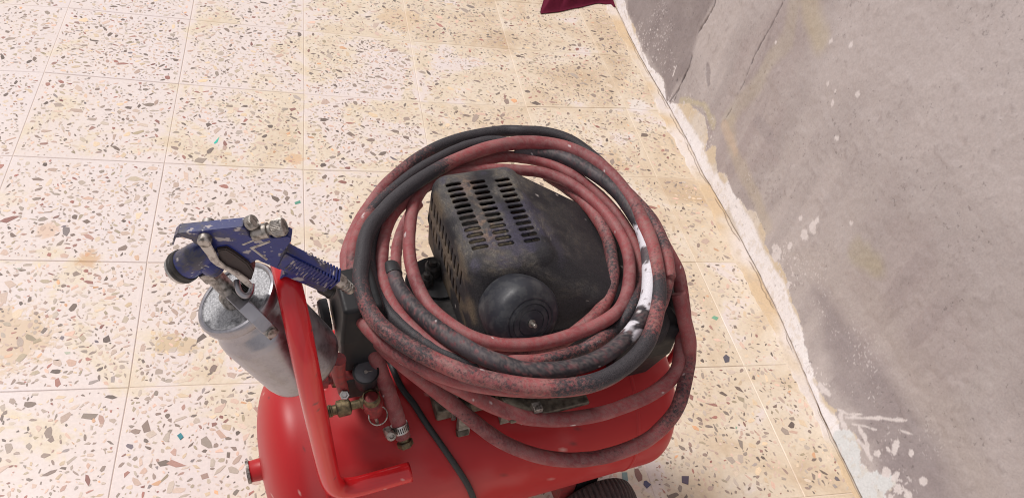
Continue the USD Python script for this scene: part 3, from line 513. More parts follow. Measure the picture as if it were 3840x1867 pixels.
# round air filter on the front of the cover
FO = V(.017, -.048, .302); fd = V(.16, -.90, .40)
AF = obj(AC, 'air_filter', clathe(FO, fd, [(.039, -.05), (.0415, -.012), (.0440, 0), (.0446, .010), (.0438, .019), (.0408, .0258), (.0355, .0300), (.0300, .0322), (.0278, .0312), (.0268, .0325), (.0235, .0335), (.0228, .0325), (.0218, .0335), (.0165, .0340), (.0158, .033), (.0148, .034), (.006, .0338), (0, .0336)], 64), 'filter_plastic')
obj(AF, 'screw', clathe(FO, fd, [(.0045, .033), (.0045, .036), (.0026, .036), (.0026, .042), (.0022, .043), (0, .043)], 14), 'dirty_nickel')
# motor behind and to the right, lower edge of its housing on the tank
obj(AC, 'motor_housing', clathe((.06, .010, .192), (1, 0, 0), [(.0, -.02), (.064, -.02), (.068, .0), (.068, .17), (.065, .188), (.054, .20), (0, .201)], 48), 'black_plastic')
obj(AC, 'motor_foot', cm(arr(Manifold.batch_hull([r8(.16, .245, -.075, -.03, .17, .235, .006), r8(.175, .232, -.060, -.02, .112, .14, .005)]))), 'black_plastic')
# finned pump cylinder under the cover's left side
pv = []
for k in range(9): pv.append(lathe(V(-.035, .085 - .0 * k, .150 + .0085 * k), V(0, 0, 1), [(0, 0), (.043, 0), (.0445, .0015), (.043, .003), (0, .003)], 30))
pv.append(lathe(V(-.035, .085, .135), V(0, 0, 1), [(0, 0), (.033, 0), (.033, .09), (0, .09)], 30))
obj(AC, 'pump_cylinder', cm(cat_mesh(pv)), 'black_rubber')
obj(AC, 'pump_block', cbox((-.06, -.035, .135), (.03, .05, .225), .006), 'dark_metal')
obj(AC, 'pump_base', cbox((-.075, -.06, .118), (.11, .075, .140), .003), 'grime_metal')
for p, sz in (([(-0.05313,0.08063,0.2350)][0], .009), ([(-0.0406,0.0958,0.2400)][0], .011)):
    obj(AC, 'head_bolt', clathe(p, (0, 0, 1), [(sz, -.03), (sz, 0), (sz * .8, .003), (sz * .5, .003), (sz * .5, .01), (0, .011)], 12), 'dark_metal')
# mounting rail, brackets, nut and clips in front of the pump
obj(AC, 'mounting_plate', cm(tuple(arr(Manifold.batch_hull([r8(.00, .105, -.118, -.085, .172, .178, .002), r8(.0, .105, -.09, -.06, .150, .17, .002)])))), 'grime_metal')
obj(AC, 'square_nut', cbox((.030, -.116, .178), (.042, -.104, .187), .001), 'dirty_nickel')
def tab(pl, pr, h, d=.010, mat='grime_metal'):
    """upright metal tab standing on the tank between two foot points"""
    a0, a1 = sorted((pl[0], pr[0])); b = .5 * (pl[1] + pr[1]); c = min(pl[2], pr[2]) - .006
    obj(AC, 'bracket', cbox((a0, b, c), (a1, b + d, c + h), .0012), mat)
F1 = [(0.006923,-0.0757,0.1045),(0.0347,-0.07957,0.1015),(0.0346,-0.08288,0.09886),(0.03893,-0.08367,0.09818)]
tab(F1[0], F1[1], .075, mat='worn_steel'); tab(F1[2], F1[3], .077, .016, 'dirty_nickel')
obj(AC, 'bracket_bolt', clathe((F1[3][0], F1[3][1] + .008, F1[3][2] + .036), (1, 0, 0), [(0, 0), (.008, 0), (.008, .010), (.0055, .011), (.0055, .018), (0, .019)], 18), 'grime_metal')
F2 = [(-0.06611,-0.04838,0.1196),(-0.05936,-0.04986,0.1190),(-0.05496,-0.06027,0.1141),(-0.04816,-0.0617,0.1133),(-0.05087,-0.07771,0.1030),(-0.03467,-0.07918,0.1018)]
tab(F2[0], F2[1], .060, mat='worn_steel'); tab(F2[2], F2[3], .060, .012, 'dirty_nickel'); tab(F2[4], F2[5], .060, mat='worn_steel')
F4 = [(-0.07362,-0.02017,0.1274),(-0.06621,-0.022,0.1271)]
tab(F4[0], F4[1], .03, .012, 'dirty_nickel')
for p in [(-0.04545,-0.07784,0.1078)]:
    obj(AC, 'clip', rbox(np.array([TA, -TB * .6 + TK * .8, TB * .8 + TK * .6]), cw(p), V(-.007, -.006, -.004), V(.008, .006, .005), .001), 'grime_metal')
# pressure switch box, its knob, and the manifold with gauge and valves
sw = Manifold.batch_hull([r8(-.180, -.126, -.02, .055, .212, .225, .004), r8(-.176, -.130, -.016, .05, .30, .318, .006), r8(-.182, -.124, -.022, .056, .24, .275, .005)])
obj(AC, 'pressure_switch', cm(arr(sw)), 'black_plastic')
obj(AC, 'switch_knob', clathe((-.186, .03, .262), (-1, 0, 0), [(0, 0), (.021, 0), (.021, .008), (.0185, .011), (.012, .011), (0, .0105)], 32), 'black_plastic')
obj(AC, 'switch_base', cbox((-.180, -.010, .200), (-.135, .045, .212), .002), 'grime_metal')
obj(AC, 'manifold', cbox((-.185, -.022, .155), (-.135, .02, .198), .005), 'dark_metal')
GC = [(-0.1570,-0.032,0.2209)][0]; gax = V(-.06, -.26, .96)
GA = obj(AC, 'pressure_gauge', clathe(V(*GC) - gax * .022, gax, [(.008, -.022), (.0125, -.012), (.0142, -.008), (.0142, .020), (.0155, .021), (.0155, .0255), (.0136, .0255), (.0134, .0235)], 44), 'black_plastic')
obj(GA, 'dial', clathe(V(*GC) - gax * .022, gax, [(.0138, .0225), (.0136, .0232), (0, .0232)], 44), 'gauge_face')
obj(GA, 'needle', clathe(V(*GC) - gax * .022, gax, [(.0022, .0232), (.0022, .0246), (0, .0246)], 12), 'dirty_nickel')
ga, gb, gz = frame(gax @ TR)
obj(GA, 'needle', rbox(np.array([TA * .8 + gb * .0, np.cross(gz, TA), gz]), cw(V(*GC) + gax * .0016), V(-.001, -.0006, 0), V(.010, .0006, .0006), .0003), 'dirty_nickel')
VB = [(-0.1838,-0.045,0.1897),(-0.1969,-0.045,0.1892),(-0.1733,-0.045,0.1901),(-0.1641,-0.045,0.1863),(-0.1523,-0.045,0.1789)]
va = V(*VB[1]) - V(*VB[2]); va /= np.linalg.norm(va)
BV = obj(AC, 'brass_valve', clathe(VB[4], va, [(0.0, 0.0), (0.00697, 0.0), (0.00697, 0.01476), (0.00533, 0.01558), (0.00533, 0.02624), (0.00943, 0.02788), (0.01025, 0.02952), (0.01025, 0.04264), (0.00779, 0.04387), (0.00615, 0.04428), (0.00615, 0.0492), (0.00804, 0.04961), (0.00697, 0.05084), (0.00804, 0.05207), (0.00697, 0.0533), (0.00804, 0.05453), (0.00697, 0.05576), (0.00779, 0.0574), (0.00533, 0.0574), (0.00492, 0.041)], 30), 'brass')
obj(AC, 'valve_lever', cm(tube(smooth_line(spline(np.array([(-0.1874,-0.055,0.2251)] + [(-0.1880,-0.05,0.2316),(-0.1902,-0.05,0.2503),(-0.1908,-0.05,0.2763),(-0.1901,-0.05,0.2844)]), .003), 4), np.interp(np.linspace(0, 1, len(smooth_line(spline(np.array([(-0.1874,-0.055,0.2251)] + [(-0.1880,-0.05,0.2316),(-0.1902,-0.05,0.2503),(-0.1908,-0.05,0.2763),(-0.1901,-0.05,0.2844)]), .003), 1))), [0, .3, 1], [.0062, .0070, .0092]), 14)), 'dull_red')
obj(AC, 'lever_nut', clathe([(-0.1874,-0.06,0.2284)][0], V(0, -.7, .7), [(0, -.006), (.0062, -.006), (.0062, .003), (.0050, .0045), (.0034, .0045), (.003, .001), (0, .001)], 6), 'brushed_steel')
SV = [(-0.1545,-0.05,0.1875),(-0.1493,-0.05,0.1374)]; sa = V(*SV[1]) - V(*SV[0]); sa /= np.linalg.norm(sa)
SVP = obj(AC, 'safety_valve', clathe(V(*SV[0]) - sa * .006, sa, [(0, 0), (.0085, 0), (.0095, .001), (.0095, .008), (.0105, .009), (.0118, .0105), (.0118, .024), (.0095, .027), (.0095, .034), (.0075, .0355), (0, .036)], 30), 'dull_red')
obj(SVP, 'brass_collar', clathe(V(*SV[0]) - sa * .006, sa, [(.0088, -.004), (.0102, -.003), (.0102, .007), (.0085, .008)], 24), 'brass')
RC = V(*[(-0.1500,-0.062,0.1701)][0]); an = np.linspace(0, 2 * np.pi, 40, endpoint=False)
obj(SVP, 'pull_ring', cm(tube(RC + .0112 * (np.cos(an)[:, None] * V(1, 0, .1) + np.sin(an)[:, None] * V(.0, .78, .62)), .0009, 10, closed=True)), 'dirty_nickel')
obj(SVP, 'pin', cm(tube(np.array([V(*SV[1]) - sa * .01, V(*SV[1]) + sa * .004]), .0022, 10)), 'dirty_nickel')
KB = [(-0.2011,-0.015,0.2021),(-0.1920,-0.015,0.2009)]; ka = V(*KB[0]) - V(*KB[1]); ka /= np.linalg.norm(ka)
obj(AC, 'drain_knob', clathe(V(*KB[1]), ka, [(0, -.03), (.006, -.03), (.006, -.004), (.011, -.004), (.011, .003), (.008, .003), (.008, .008), (.012, .009), (.0125, .022), (.010, .025), (0, .025)], 24), 'dull_red')
obj(AC, 'brass_nut', clathe(V(*KB[1]), ka, [(.0122, -.0042), (.0128, -.003), (.0128, .002), (.0122, .003)], 24), 'brass')
obj(AC, 'switch_pipe', cm(tube(np.array([(-.16, .005, .10), (-.16, .005, .17)]), .009, 18)), 'grime_metal')
# mains cord over the tank
cp = [(-0.1181,0.03893,0.1542)] + [(-0.1130,0.02941,0.1379),(-0.1114,0.005245,0.1409)] + [(-0.1068,-0.01169,0.1330),(-0.09743,-0.03264,0.1294),(-0.08997,-0.05519,0.1216),(-0.07589,-0.08281,0.1047),(-0.06176,-0.1053,0.08211),(-0.04879,-0.1216,0.05509),(-0.04041,-0.1310,0.02561),(-0.02864,-0.1277,-0.03901)] + [(-.045, -.20, -.12), (-.085, -.27, -.225), (-.14, -.33, -.231), (-.25, -.42, -.221), (-.40, -.52, -.205)]
obj(AC, 'power_cord', cm(tube(smooth_line(spline(np.array([(-.09, .0, .16)] + cp), .004), 6), .0042, 14)), 'black_rubber')
# red rod of the far handle, wheel bracket and wheels
obj(AC, 'air_pipe', cm(tube(smooth_line(spline(np.array([(.235, .0, .212), (.262, 0, .190), (.288, 0, .152), (.303, 0, .125), (.317, 0, .099), (.326, 0, .060), (.320, 0, .025), (.300, 0, .012), (.285, 0, .010)]), .003), 4), .0055, 16)), 'bright_red')
def wheel(b0, b1):
    o = V(.202, b0, -.206); s = 1 if b1 > b0 else -1; w = abs(b1 - b0); R0 = .065
    W = AC + '/' + numbered(AC, 'wheel'); UsdGeom.Xform.Define(stage, W)
    k = 144; prof = [(.040, 0), (.059, .0), (R0 - .002, .004), (R0, .012), (R0 + .0008, w / 2), (R0, w - .012), (R0 - .002, w - .004), (.059, w), (.040, w)]
    v, f = lathe(o, V(0, s, 0), prof, k); d = v - o; rr = np.hypot(d[:, 0], d[:, 2]); idx = np.arange(len(v)) % k
    g = np.where((rr > R0 - .0025) & (idx % 3 == 0), -.0030, 0); v[:, [0, 2]] += d[:, [0, 2]] / np.maximum(rr, 1e-6)[:, None] * g[:, None]
    obj(W, 'tyre', cm((v, f)), 'tyre_rubber', smooth=20)
    obj(W, 'rim', clathe(o, (0, s, 0), [(.0, .004), (.012, .0), (.014, .006), (.036, .010), (.041, .004), (.041, w - .004), (.036, w - .01), (.014, w - .006), (0, w - .004)], 36), 'black_plastic')
wheel(-.128, -.083); wheel(.128, .083)
obj(AC, 'axle', cm(tube(np.array([(.202, -.130, -.206), (.202, .130, -.206)]), .007, 16)), 'dirty_nickel')
for s in (-1, 1):
    obj(AC, 'wheel_bracket', cbox((.138, s * .050, -.212), (.166, s * .076, -.090), .003), 'dull_red'); obj(AC, 'wheel_bracket', cbox((.167, s * .050, -.215), (.205, s * .076, -.095), .003), 'black_plastic')
obj(AC, 'rubber_foot', clathe((-.19, 0, -.12), (0, 0, -1), [(0, 0), (.03, 0), (.03, .05), (.022, .106), (0, .110)], 24), 'black_rubber')

# ------------------------------------------------------------ hoses coiled over the compressor
RH = V(.250, .052, .056); RH2 = V(.180, .038, .043); DKC = V(.024, .0215, .026); DUST = V(.24, .12, .115); KH = V(.26, .18, .12)
HO = thing('air_hose', 'coiled red rubber air hose stained with black grime, one end clamped to a brass fitting', 'hose', (.86, -1.42, 0))
HB = thing('black_hose', 'black rubber hose smeared with white paint, coiled among the red loops', 'hose', (.86, -1.42, 0))
sn = [0]
def strand(top, name, pts, r, dirt, closed=False, kind='red', label=None, white=None):
    """dirt: list of (fraction along the hose, amount of black)"""
    sn[0] += 1; s0 = sn[0] * 13
    p = smooth_line(spline(pts, .0022, closed), 14, closed); n = len(p); k = 26
    u = np.arange(n) / n
    wob = (meshkit.noise(np.c_[u * 40, 0 * u + s0, 0 * u], 1) - .5) * .0006
    v, f = tube(p, r + wob, k, closed); w = cw(v)
    nv = n * k; uu = np.repeat(u, k); uu = np.concatenate([uu, [0, 1]])[:len(v)]
    an = np.tile(np.arange(k), n) * 2 * np.pi / k; an = np.concatenate([an, [0, 0]])[:len(v)]
    da = np.interp(uu, [d[0] for d in dirt], [d[1] for d in dirt])
    nb = vnoise(w, 22, s0, 3); nf = vnoise(w, 230, s0 + 1, 3); ng = vnoise(w, 640, s0 + 2, 2)
    cen = np.vstack([np.repeat(p, k, 0), p[:1], p[-1:]])[:len(v)]; up = (v - cen)[:, 2] / r
    c = np.tile(RH, (len(v), 1)); c = mixc(c, RH2, sstep(.42, .60, nb)); c = mixc(c, V(.31, .11, .11), sstep(.45, .68, vnoise(w, 60, s0 + 5)) * .5)
    if kind == 'black': c = np.tile(DKC, (len(v), 1)); c = mixc(c, V(.075, .062, .07), sstep(.5, .65, nb) * .8); c = mixc(c, V(.16, .05, .055), sstep(.56, .70, nf) * da)
    else:
        pass
        c = mixc(c, DUST, sstep(.46, .66, nf) * .45)
        c = mixc(c, KH * .8, sstep(.45, .62, ng) * sstep(.3, .7, da) * .3)
    c = mixc(c, V(.22, .17, .155), sstep(.1, 1.0, up) * sstep(.40, .62, ng) * .26)
    if white is not None:
        m = np.zeros(len(v))
        for a, b in white: m = np.maximum(m, sstep(a - .003, a + .003, uu + (nf - .5) * .02) * sstep(b + .003, b - .003, uu + (nf - .5) * .02))
        m *= sstep(.74, .70, vnoise(w, 60, s0 + 7, 2)) * sstep(.71, .66, nf) * sstep(-.55, -.35, up + (nf - .5) * .5)
        c = mixc(c, V(.60, .575, .61), m)
    c = mixc(c, V(.6, .55, .54), sstep(.855, .87, vnoise(w, 130, s0 + 9, 2)) * .8)
    gr = np.zeros(len(v)) if kind == 'black' else np.clip(sstep(.12, 1.0, da) * 1.05 - .08 + (nb - .5) * .9 * sstep(.1, .4, da), -.2, 1.3)
    pth = obj(top, name, (w, f), 'hose_rubber', col=c, label=label)
    UsdGeom.PrimvarsAPI(stage.GetPrimAtPath(pth)).CreatePrimvar('Grime', Sdf.ValueTypeNames.FloatArray, 'vertex').Set(Vt.FloatArray.FromNumpy(gr.astype(np.float32)))
    return pth
S5 = [(0.1053,0.1859,0.3000),(0.1313,0.1766,0.3000),(0.1566,0.1557,0.3000),(0.1731,0.1288,0.3000),(0.1849,0.09689,0.3000),(0.1912,0.0633,0.3000),(0.1917,0.03104,0.3000),(0.1853,-0.0006812,0.3000),(0.1749,-0.02553,0.3000),(0.1748,-0.02566,0.3000),(0.1591,-0.05248,0.3000),(0.1382,-0.07459,0.3000),(0.1129,-0.08682,0.3000),(0.08652,-0.09309,0.3000),(0.05193,-0.09706,0.3000),(0.02002,-0.09629,0.3000),(-0.009168,-0.08954,0.3000),(-0.03075,-0.07952,0.3000),(-0.0486,-0.06477,0.3000),(-0.0646,-0.04291,0.3000),(-0.0771,-0.01772,0.3000),(-0.0823,0.008226,0.3000),(-0.08328,0.03705,0.3000),(-0.08056,0.06611,0.3000),(-0.07472,0.09227,0.3000),(-0.07174,0.1009,0.3000),(-0.06239,0.1309,0.3000),(-0.05005,0.1574,0.3000),(-0.03206,0.1806,0.3000),(-0.01343,0.1932,0.3000),(0.008196,0.1988,0.3000),(0.04723,0.1979,0.3000),(0.07812,0.1945,0.3000)]
S4 = [(0.1156,0.2138,0.2980),(0.1408,0.2012,0.2980),(0.1629,0.1806,0.2980),(0.1815,0.1526,0.2980),(0.1996,0.1222,0.2920),(0.2105,0.08675,0.2880),(0.2134,0.04969,0.2860),(0.2104,0.01793,0.2840),(0.1992,-0.01517,0.2820),(0.1902,-0.02905,0.2820),(0.1653,-0.06302,0.2980),(0.1432,-0.08552,0.2980),(0.1279,-0.09166,0.2840),(0.09627,-0.1100,0.2980),(0.07489,-0.1103,0.2880),(0.04359,-0.1188,0.2980),(0.01408,-0.1145,0.2940),(-0.01339,-0.1113,0.2980),(-0.03455,-0.1143,0.2980),(-0.05849,-0.09745,0.2980),(-0.08097,-0.07468,0.2980),(-0.09922,-0.04777,0.2980),(-0.1128,-0.01845,0.2980),(-0.1194,0.01431,0.2980),(-0.1172,0.05454,0.2980),(-0.1097,0.08483,0.2980),(-0.1069,0.0937,0.2980),(-0.09536,0.1224,0.2980),(-0.07881,0.1471,0.2980),(-0.05846,0.1647,0.2980),(-0.03709,0.1784,0.2980),(-0.01395,0.1911,0.2980),(0.009558,0.2031,0.2980),(0.03637,0.2137,0.2980),(0.06225,0.2193,0.2980),(0.09528,0.2203,0.2980)]
S2 = [(0.1162,0.2223,0.3180),(0.1435,0.2157,0.3180),(0.1770,0.1990,0.3180),(0.2035,0.1662,0.3180),(0.2166,0.1280,0.3180),(0.2219,0.0756,0.3180),(0.2172,0.02402,0.3180),(0.2097,-0.0121,0.3180),(0.1975,-0.04745,0.3180),(0.1922,-0.0615,0.3180),(0.1796,-0.08577,0.3180),(0.1562,-0.1200,0.3180),(0.1322,-0.1442,0.3180),(0.1012,-0.1615,0.3180),(0.0654,-0.1709,0.3180),(0.03479,-0.1706,0.3180),(0.006999,-0.1647,0.3180),(-0.0191,-0.1551,0.3180),(-0.0392,-0.1440,0.3180),(-0.06289,-0.1301,0.3180),(-0.08533,-0.1116,0.3180),(-0.1072,-0.08968,0.3180),(-0.1283,-0.06291,0.3180),(-0.1431,-0.03616,0.3180),(-0.1497,-0.004797,0.3180),(-0.1478,0.02965,0.3180),(-0.1373,0.06383,0.3180),(-0.1306,0.08549,0.3180),(-0.1183,0.1084,0.3180),(-0.1011,0.1271,0.3180),(-0.08007,0.1479,0.3180),(-0.05367,0.1674,0.3180),(-0.02731,0.1835,0.3180),(0.007837,0.2008,0.3180),(0.05156,0.2161,0.3180),(0.08059,0.2216,0.3180)]
S1 = [(0.2384,0.1195,0.2940),(0.2303,0.1652,0.2950),(0.2177,0.2038,0.2970),(0.2026,0.2289,0.3000),(0.1840,0.2457,0.3020),(0.1617,0.2580,0.3020),(0.1334,0.2650,0.3020),(0.1169,0.2746,0.2980),(0.08014,0.2749,0.2980),(0.05438,0.2725,0.2980),(0.028,0.2665,0.2980),(0.0008808,0.2561,0.2980),(-0.027,0.2403,0.2980),(-0.05361,0.2203,0.2980),(-0.0802,0.1968,0.2980),(-0.1061,0.1659,0.2980),(-0.1280,0.1360,0.2980),(-0.1433,0.1082,0.2980),(-0.1525,0.08575,0.2980),(-0.1528,0.08656,0.2980),(-0.1581,0.05014,0.2980),(-0.1596,0.02051,0.2980),(-0.1569,-0.008994,0.2980),(-0.1486,-0.03343,0.2980),(-0.1344,-0.05877,0.2980),(-0.1129,-0.08638,0.2980),(-0.09035,-0.1078,0.2980),(-0.06673,-0.1243,0.2980),(-0.04204,-0.1369,0.2980),(-0.02739,-0.1429,0.2980),(-0.0005908,-0.1525,0.2980),(0.02747,-0.1593,0.2980),(0.05714,-0.1630,0.2980),(0.09232,-0.1572,0.2950),(0.1355,-0.1367,0.2930),(0.1662,-0.1079,0.2920),(0.1929,-0.06702,0.2920),(0.2120,-0.02846,0.2930)]
S9 = [(0.1535,0.2300,0.3000),(0.1244,0.2391,0.3000),(0.08836,0.2503,0.3030),(0.0634,0.2497,0.3030),(0.03746,0.2447,0.3030),(0.001198,0.2295,0.3030),(-0.03487,0.2104,0.3030),(-0.06076,0.1913,0.3030),(-0.08962,0.1684,0.3030),(-0.1130,0.1436,0.3030),(-0.1299,0.1195,0.3030),(-0.1413,0.09706,0.3030),(-0.1433,0.09463,0.3030),(-0.1501,0.06426,0.3030),(-0.1541,0.0286,0.3030),(-0.1516,-0.005015,0.3030),(-0.1410,-0.03202,0.3030),(-0.1260,-0.05357,0.3000),(-0.1039,-0.07922,0.2980)]
S10 = [(-0.07479,0.1578,0.2970),(-0.09761,0.1340,0.2970),(-0.1177,0.1069,0.2970),(-0.1256,0.08526,0.2970),(-0.1301,0.05863,0.2970),(-0.1323,0.0304,0.2970),(-0.1283,0.001714,0.2970),(-0.1181,-0.02384,0.2970),(-0.1036,-0.05079,0.2970),(-0.08775,-0.07303,0.2970),(-0.07075,-0.08994,0.2970),(-0.04672,-0.1069,0.2970),(-0.02882,-0.1195,0.2970)]
S3 = [(0.1110,0.2246,0.3020),(0.1513,0.2053,0.3060),(0.1795,0.1771,0.3100),(0.1958,0.1461,0.3130),(0.2081,0.1200,0.3130),(0.2153,0.09035,0.3130),(0.2171,0.05896,0.3130),(0.2160,0.03181,0.3130),(0.2101,0.004312,0.3130),(0.1989,-0.02535,0.3130),(0.1870,-0.05128,0.3130),(0.1908,-0.0436,0.3130),(0.1764,-0.07021,0.3130),(0.1561,-0.09606,0.3130),(0.1337,-0.1160,0.3130),(0.1043,-0.1327,0.3130),(0.07566,-0.1426,0.3130),(0.04611,-0.1453,0.3130),(0.0164,-0.1422,0.3130),(-0.01077,-0.1335,0.3130),(-0.0241,-0.1222,0.3130),(-0.04137,-0.1087,0.3130),(-0.06285,-0.08459,0.3130),(-0.07823,-0.06264,0.3130),(-0.09143,-0.034,0.3080),(-0.1012,-0.003287,0.3040),(-0.1062,0.02529,0.3000),(-0.1062,0.04452,0.2980)]
S6 = [(0.2164,0.1862,0.2970),(0.2293,0.1463,0.2980),(0.2383,0.1005,0.2990),(0.2415,0.06772,0.3030),(0.2429,0.04064,0.3030),(0.2378,0.007454,0.3030),(0.2287,-0.02331,0.3030),(0.2170,-0.04979,0.3030),(0.2258,-0.03368,0.3000),(0.2114,-0.05557,0.2960),(0.1960,-0.07466,0.2900),(0.1756,-0.09463,0.2850),(0.1496,-0.1142,0.2800)]
S7 = [(0.1466,0.1847,0.2840),(0.1634,0.1521,0.2860),(0.1745,0.1177,0.2890),(0.1788,0.08315,0.2910),(0.1789,0.05284,0.2910),(0.1730,0.02502,0.2910),(0.1621,-0.007374,0.2910),(0.1607,-0.01172,0.2910),(0.1468,-0.03504,0.2910),(0.1284,-0.0562,0.2910),(0.1053,-0.07314,0.2910),(0.08293,-0.08309,0.2880),(0.05664,-0.09182,0.2840),(0.02332,-0.09403,0.2820),(-0.004043,-0.08962,0.2820),(-0.02285,-0.08352,0.2820)]
S8 = [(-0.01819,0.2536,0.2000),(-0.03656,0.2339,0.2000),(-0.05499,0.2058,0.2000),(-0.06772,0.1798,0.2000),(-0.06984,0.1745,0.2000),(-0.07906,0.1422,0.2000),(-0.08582,0.1085,0.2000),(-0.08855,0.07966,0.2000),(-0.08616,0.04839,0.2000)]
SA = [(0.2305,0.1877,0.2820),(0.2410,0.1549,0.2820),(0.2476,0.1076,0.2830),(0.2532,0.07322,0.2840),(0.2531,0.04133,0.2850),(0.2495,0.01854,0.2850),(0.2513,0.002743,0.2820),(0.2541,-0.007916,0.2760),(0.2586,-0.0169,0.2650),(0.2569,-0.04326,0.2450),(0.2537,-0.06675,0.2250),(0.2442,-0.08633,0.2050),(0.2265,-0.1135,0.1900),(0.1906,-0.1278,0.1800),(0.1522,-0.1312,0.1720),(0.1151,-0.1320,0.1680),(0.06854,-0.1263,0.1670),(0.02402,-0.1154,0.1720),(-0.001002,-0.1038,0.1800),(-0.02834,-0.09128,0.1950),(-0.04962,-0.08247,0.2120),(-0.07036,-0.0749,0.2300),(-0.09005,-0.06632,0.2450),(-0.1115,-0.05075,0.2600),(-0.1321,-0.03342,0.2750)]
SB = [(0.2402,-0.04908,0.2700),(0.2434,-0.07354,0.2450),(0.2482,-0.09227,0.2200),(0.2463,-0.1076,0.1950),(0.2236,-0.1402,0.1850),(0.2136,-0.1522,0.1650),(0.1970,-0.1592,0.1450),(0.1722,-0.1652,0.1300),(0.1362,-0.1650,0.1180),(0.1022,-0.1597,0.1100),(0.06874,-0.1505,0.1080),(0.03557,-0.1377,0.1130),(0.003654,-0.1212,0.1250),(-0.01703,-0.1083,0.1380),(-0.0372,-0.09276,0.1550),(-0.05734,-0.07801,0.1750),(-0.07702,-0.0647,0.1950),(-0.09661,-0.05195,0.2150),(-0.1155,-0.03996,0.2350),(-0.1307,-0.02655,0.2500),(-0.1448,-0.006587,0.2650)]
SE = [(-0.1587,0.03969,0.2800),(-0.1573,0.01767,0.2750),(-0.1501,0.004873,0.2650),(-0.1462,-0.006267,0.2500),(-0.1423,-0.01961,0.2300),(-0.1372,-0.031,0.2050),(-0.1318,-0.04455,0.1820),(-0.1273,-0.05739,0.1600),(-0.1251,-0.06716,0.1450),(-0.1234,-0.07316,0.1370),(-0.1225,-0.07701,0.1310)]
r1, r2 = .0078, .0094
strand(HO, 'loop', S5, r1, [(0, .2), (.25, .25), (.5, .35), (.75, .3), (1, .2)], True)
strand(HO, 'loop', S4, r1, [(0, .3), (.2, .4), (.35, .7), (.45, .7), (.5, .35), (.75, .3), (1, .35)], True)
strand(HO, 'loop', S2, r2, [(0, .25), (.15, .35), (.28, .62), (.42, .72), (.5, .50), (.65, .58), (.72, .80), (.78, 1.1), (.87, 1.0), (.91, .5), (.95, .3), (1, .25)], True)
strand(HO, 'loop', S1, r1 + .0006, [(0, 1.0), (.13, 1.1), (.24, .95), (.30, .6), (.4, .35), (.55, .35), (.7, .45), (1, .6)])
strand(HO, 'loop', S9, r1, [(0, .6), (.25, .95), (.4, .9), (.6, .4), (1, .4)])
strand(HO, 'loop', S10, r1 + .0006, [(0, 1.0), (.5, 1.1), (1, 1.0)])
strand(HO, 'loop', S6, r1 + .0006, [(0, .5), (1, .6)])
strand(HO, 'loop', S7, r1 + .0004, [(0, .45), (.3, .5), (.5, .6), (1, .4)])
strand(HO, 'loop', S8, r1, [(0, .3), (1, .3)])
strand(HO, 'loop', SA, r2 - .0002, [(0, .3), (.4, .2), (.7, .3), (1, .5)])
strand(HO, 'loop', SB, r2, [(0, .3), (.15, .5), (.3, .55), (.5, .35), (.8, .42), (.9, .25), (1, .4)])
strand(HO, 'hose_end', SE, r2, [(0, .3), (1, .22)])
strand(HB, 'tube', S3, .0097, [(0, .5), (.3, .1), (.6, .4), (.8, .9), (1, .8)], kind='black', white=[(.30, .355), (.388, .50), (.535, .56)])
e0, e1 = V(*S3[-2]), V(*S3[-1]); ea = (e1 - e0) / np.linalg.norm(e1 - e0)
obj(HB, 'end_cap', clathe(e1 - ea * .004, ea, [(0, 0), (.0108, 0), (.0112, .002), (.0108, .016), (.0085, .020), (0, .021)], 24), 'black_rubber')
e0, e1 = V(*SE[-3]), V(*SE[-1]); ea = (e1 - e0) / np.linalg.norm(e1 - e0); cpt = e1 - ea * .014
CL = obj(HO, 'hose_clamp', clathe(cpt, ea, [(.0094, -.0055), (.0106, -.0055), (.0106, .0055), (.0094, .0055)], 48), 'brushed_steel')
vs = []
fa, fb, _ = frame(ea)
for k in range(26):
    t = 2 * np.pi * k / 26; rd = np.cos(t) * fa + np.sin(t) * fb; tg = np.cross(ea, rd)
    vs.append(rbox(np.array([tg, ea, rd]), cpt + rd * .0106, V(-.0006, -.0035, -.0004), V(.0006, .0035, .0003), .0003, 4))
obj(CL, 'band_notches', cm(cat_mesh(vs)), 'dark_metal')
sd = V(-1, -.1, .1); sd = sd - ea * (sd @ ea); sd /= np.linalg.norm(sd); s2 = np.cross(ea, sd)
obj(CL, 'screw_housing', cm(rbox(np.array([s2, ea, sd]), cpt + sd * .011, V(-.008, -.0058, -.001), V(.008, .0058, .009), .002)), 'dirty_nickel')
obj(CL, 'screw_head', clathe(cpt + sd * .0155 - s2 * .006, -s2 if s2[1] > 0 else s2, [(0, -.002), (.0062, -.002), (.0062, .006), (.0048, .0072), (.0030, .0072), (.0028, .005), (0, .005)], 24), 'dirty_nickel')
FT = obj(HO, 'brass_fitting', clathe(e1 - ea * .002, ea, [(0, 0), (.0092, 0), (.0092, .003), (.0075, .0035), (.0075, .006), (.0100, .007), (.0100, .014), (.0085, .015), (0, .015)], 6), 'brass')

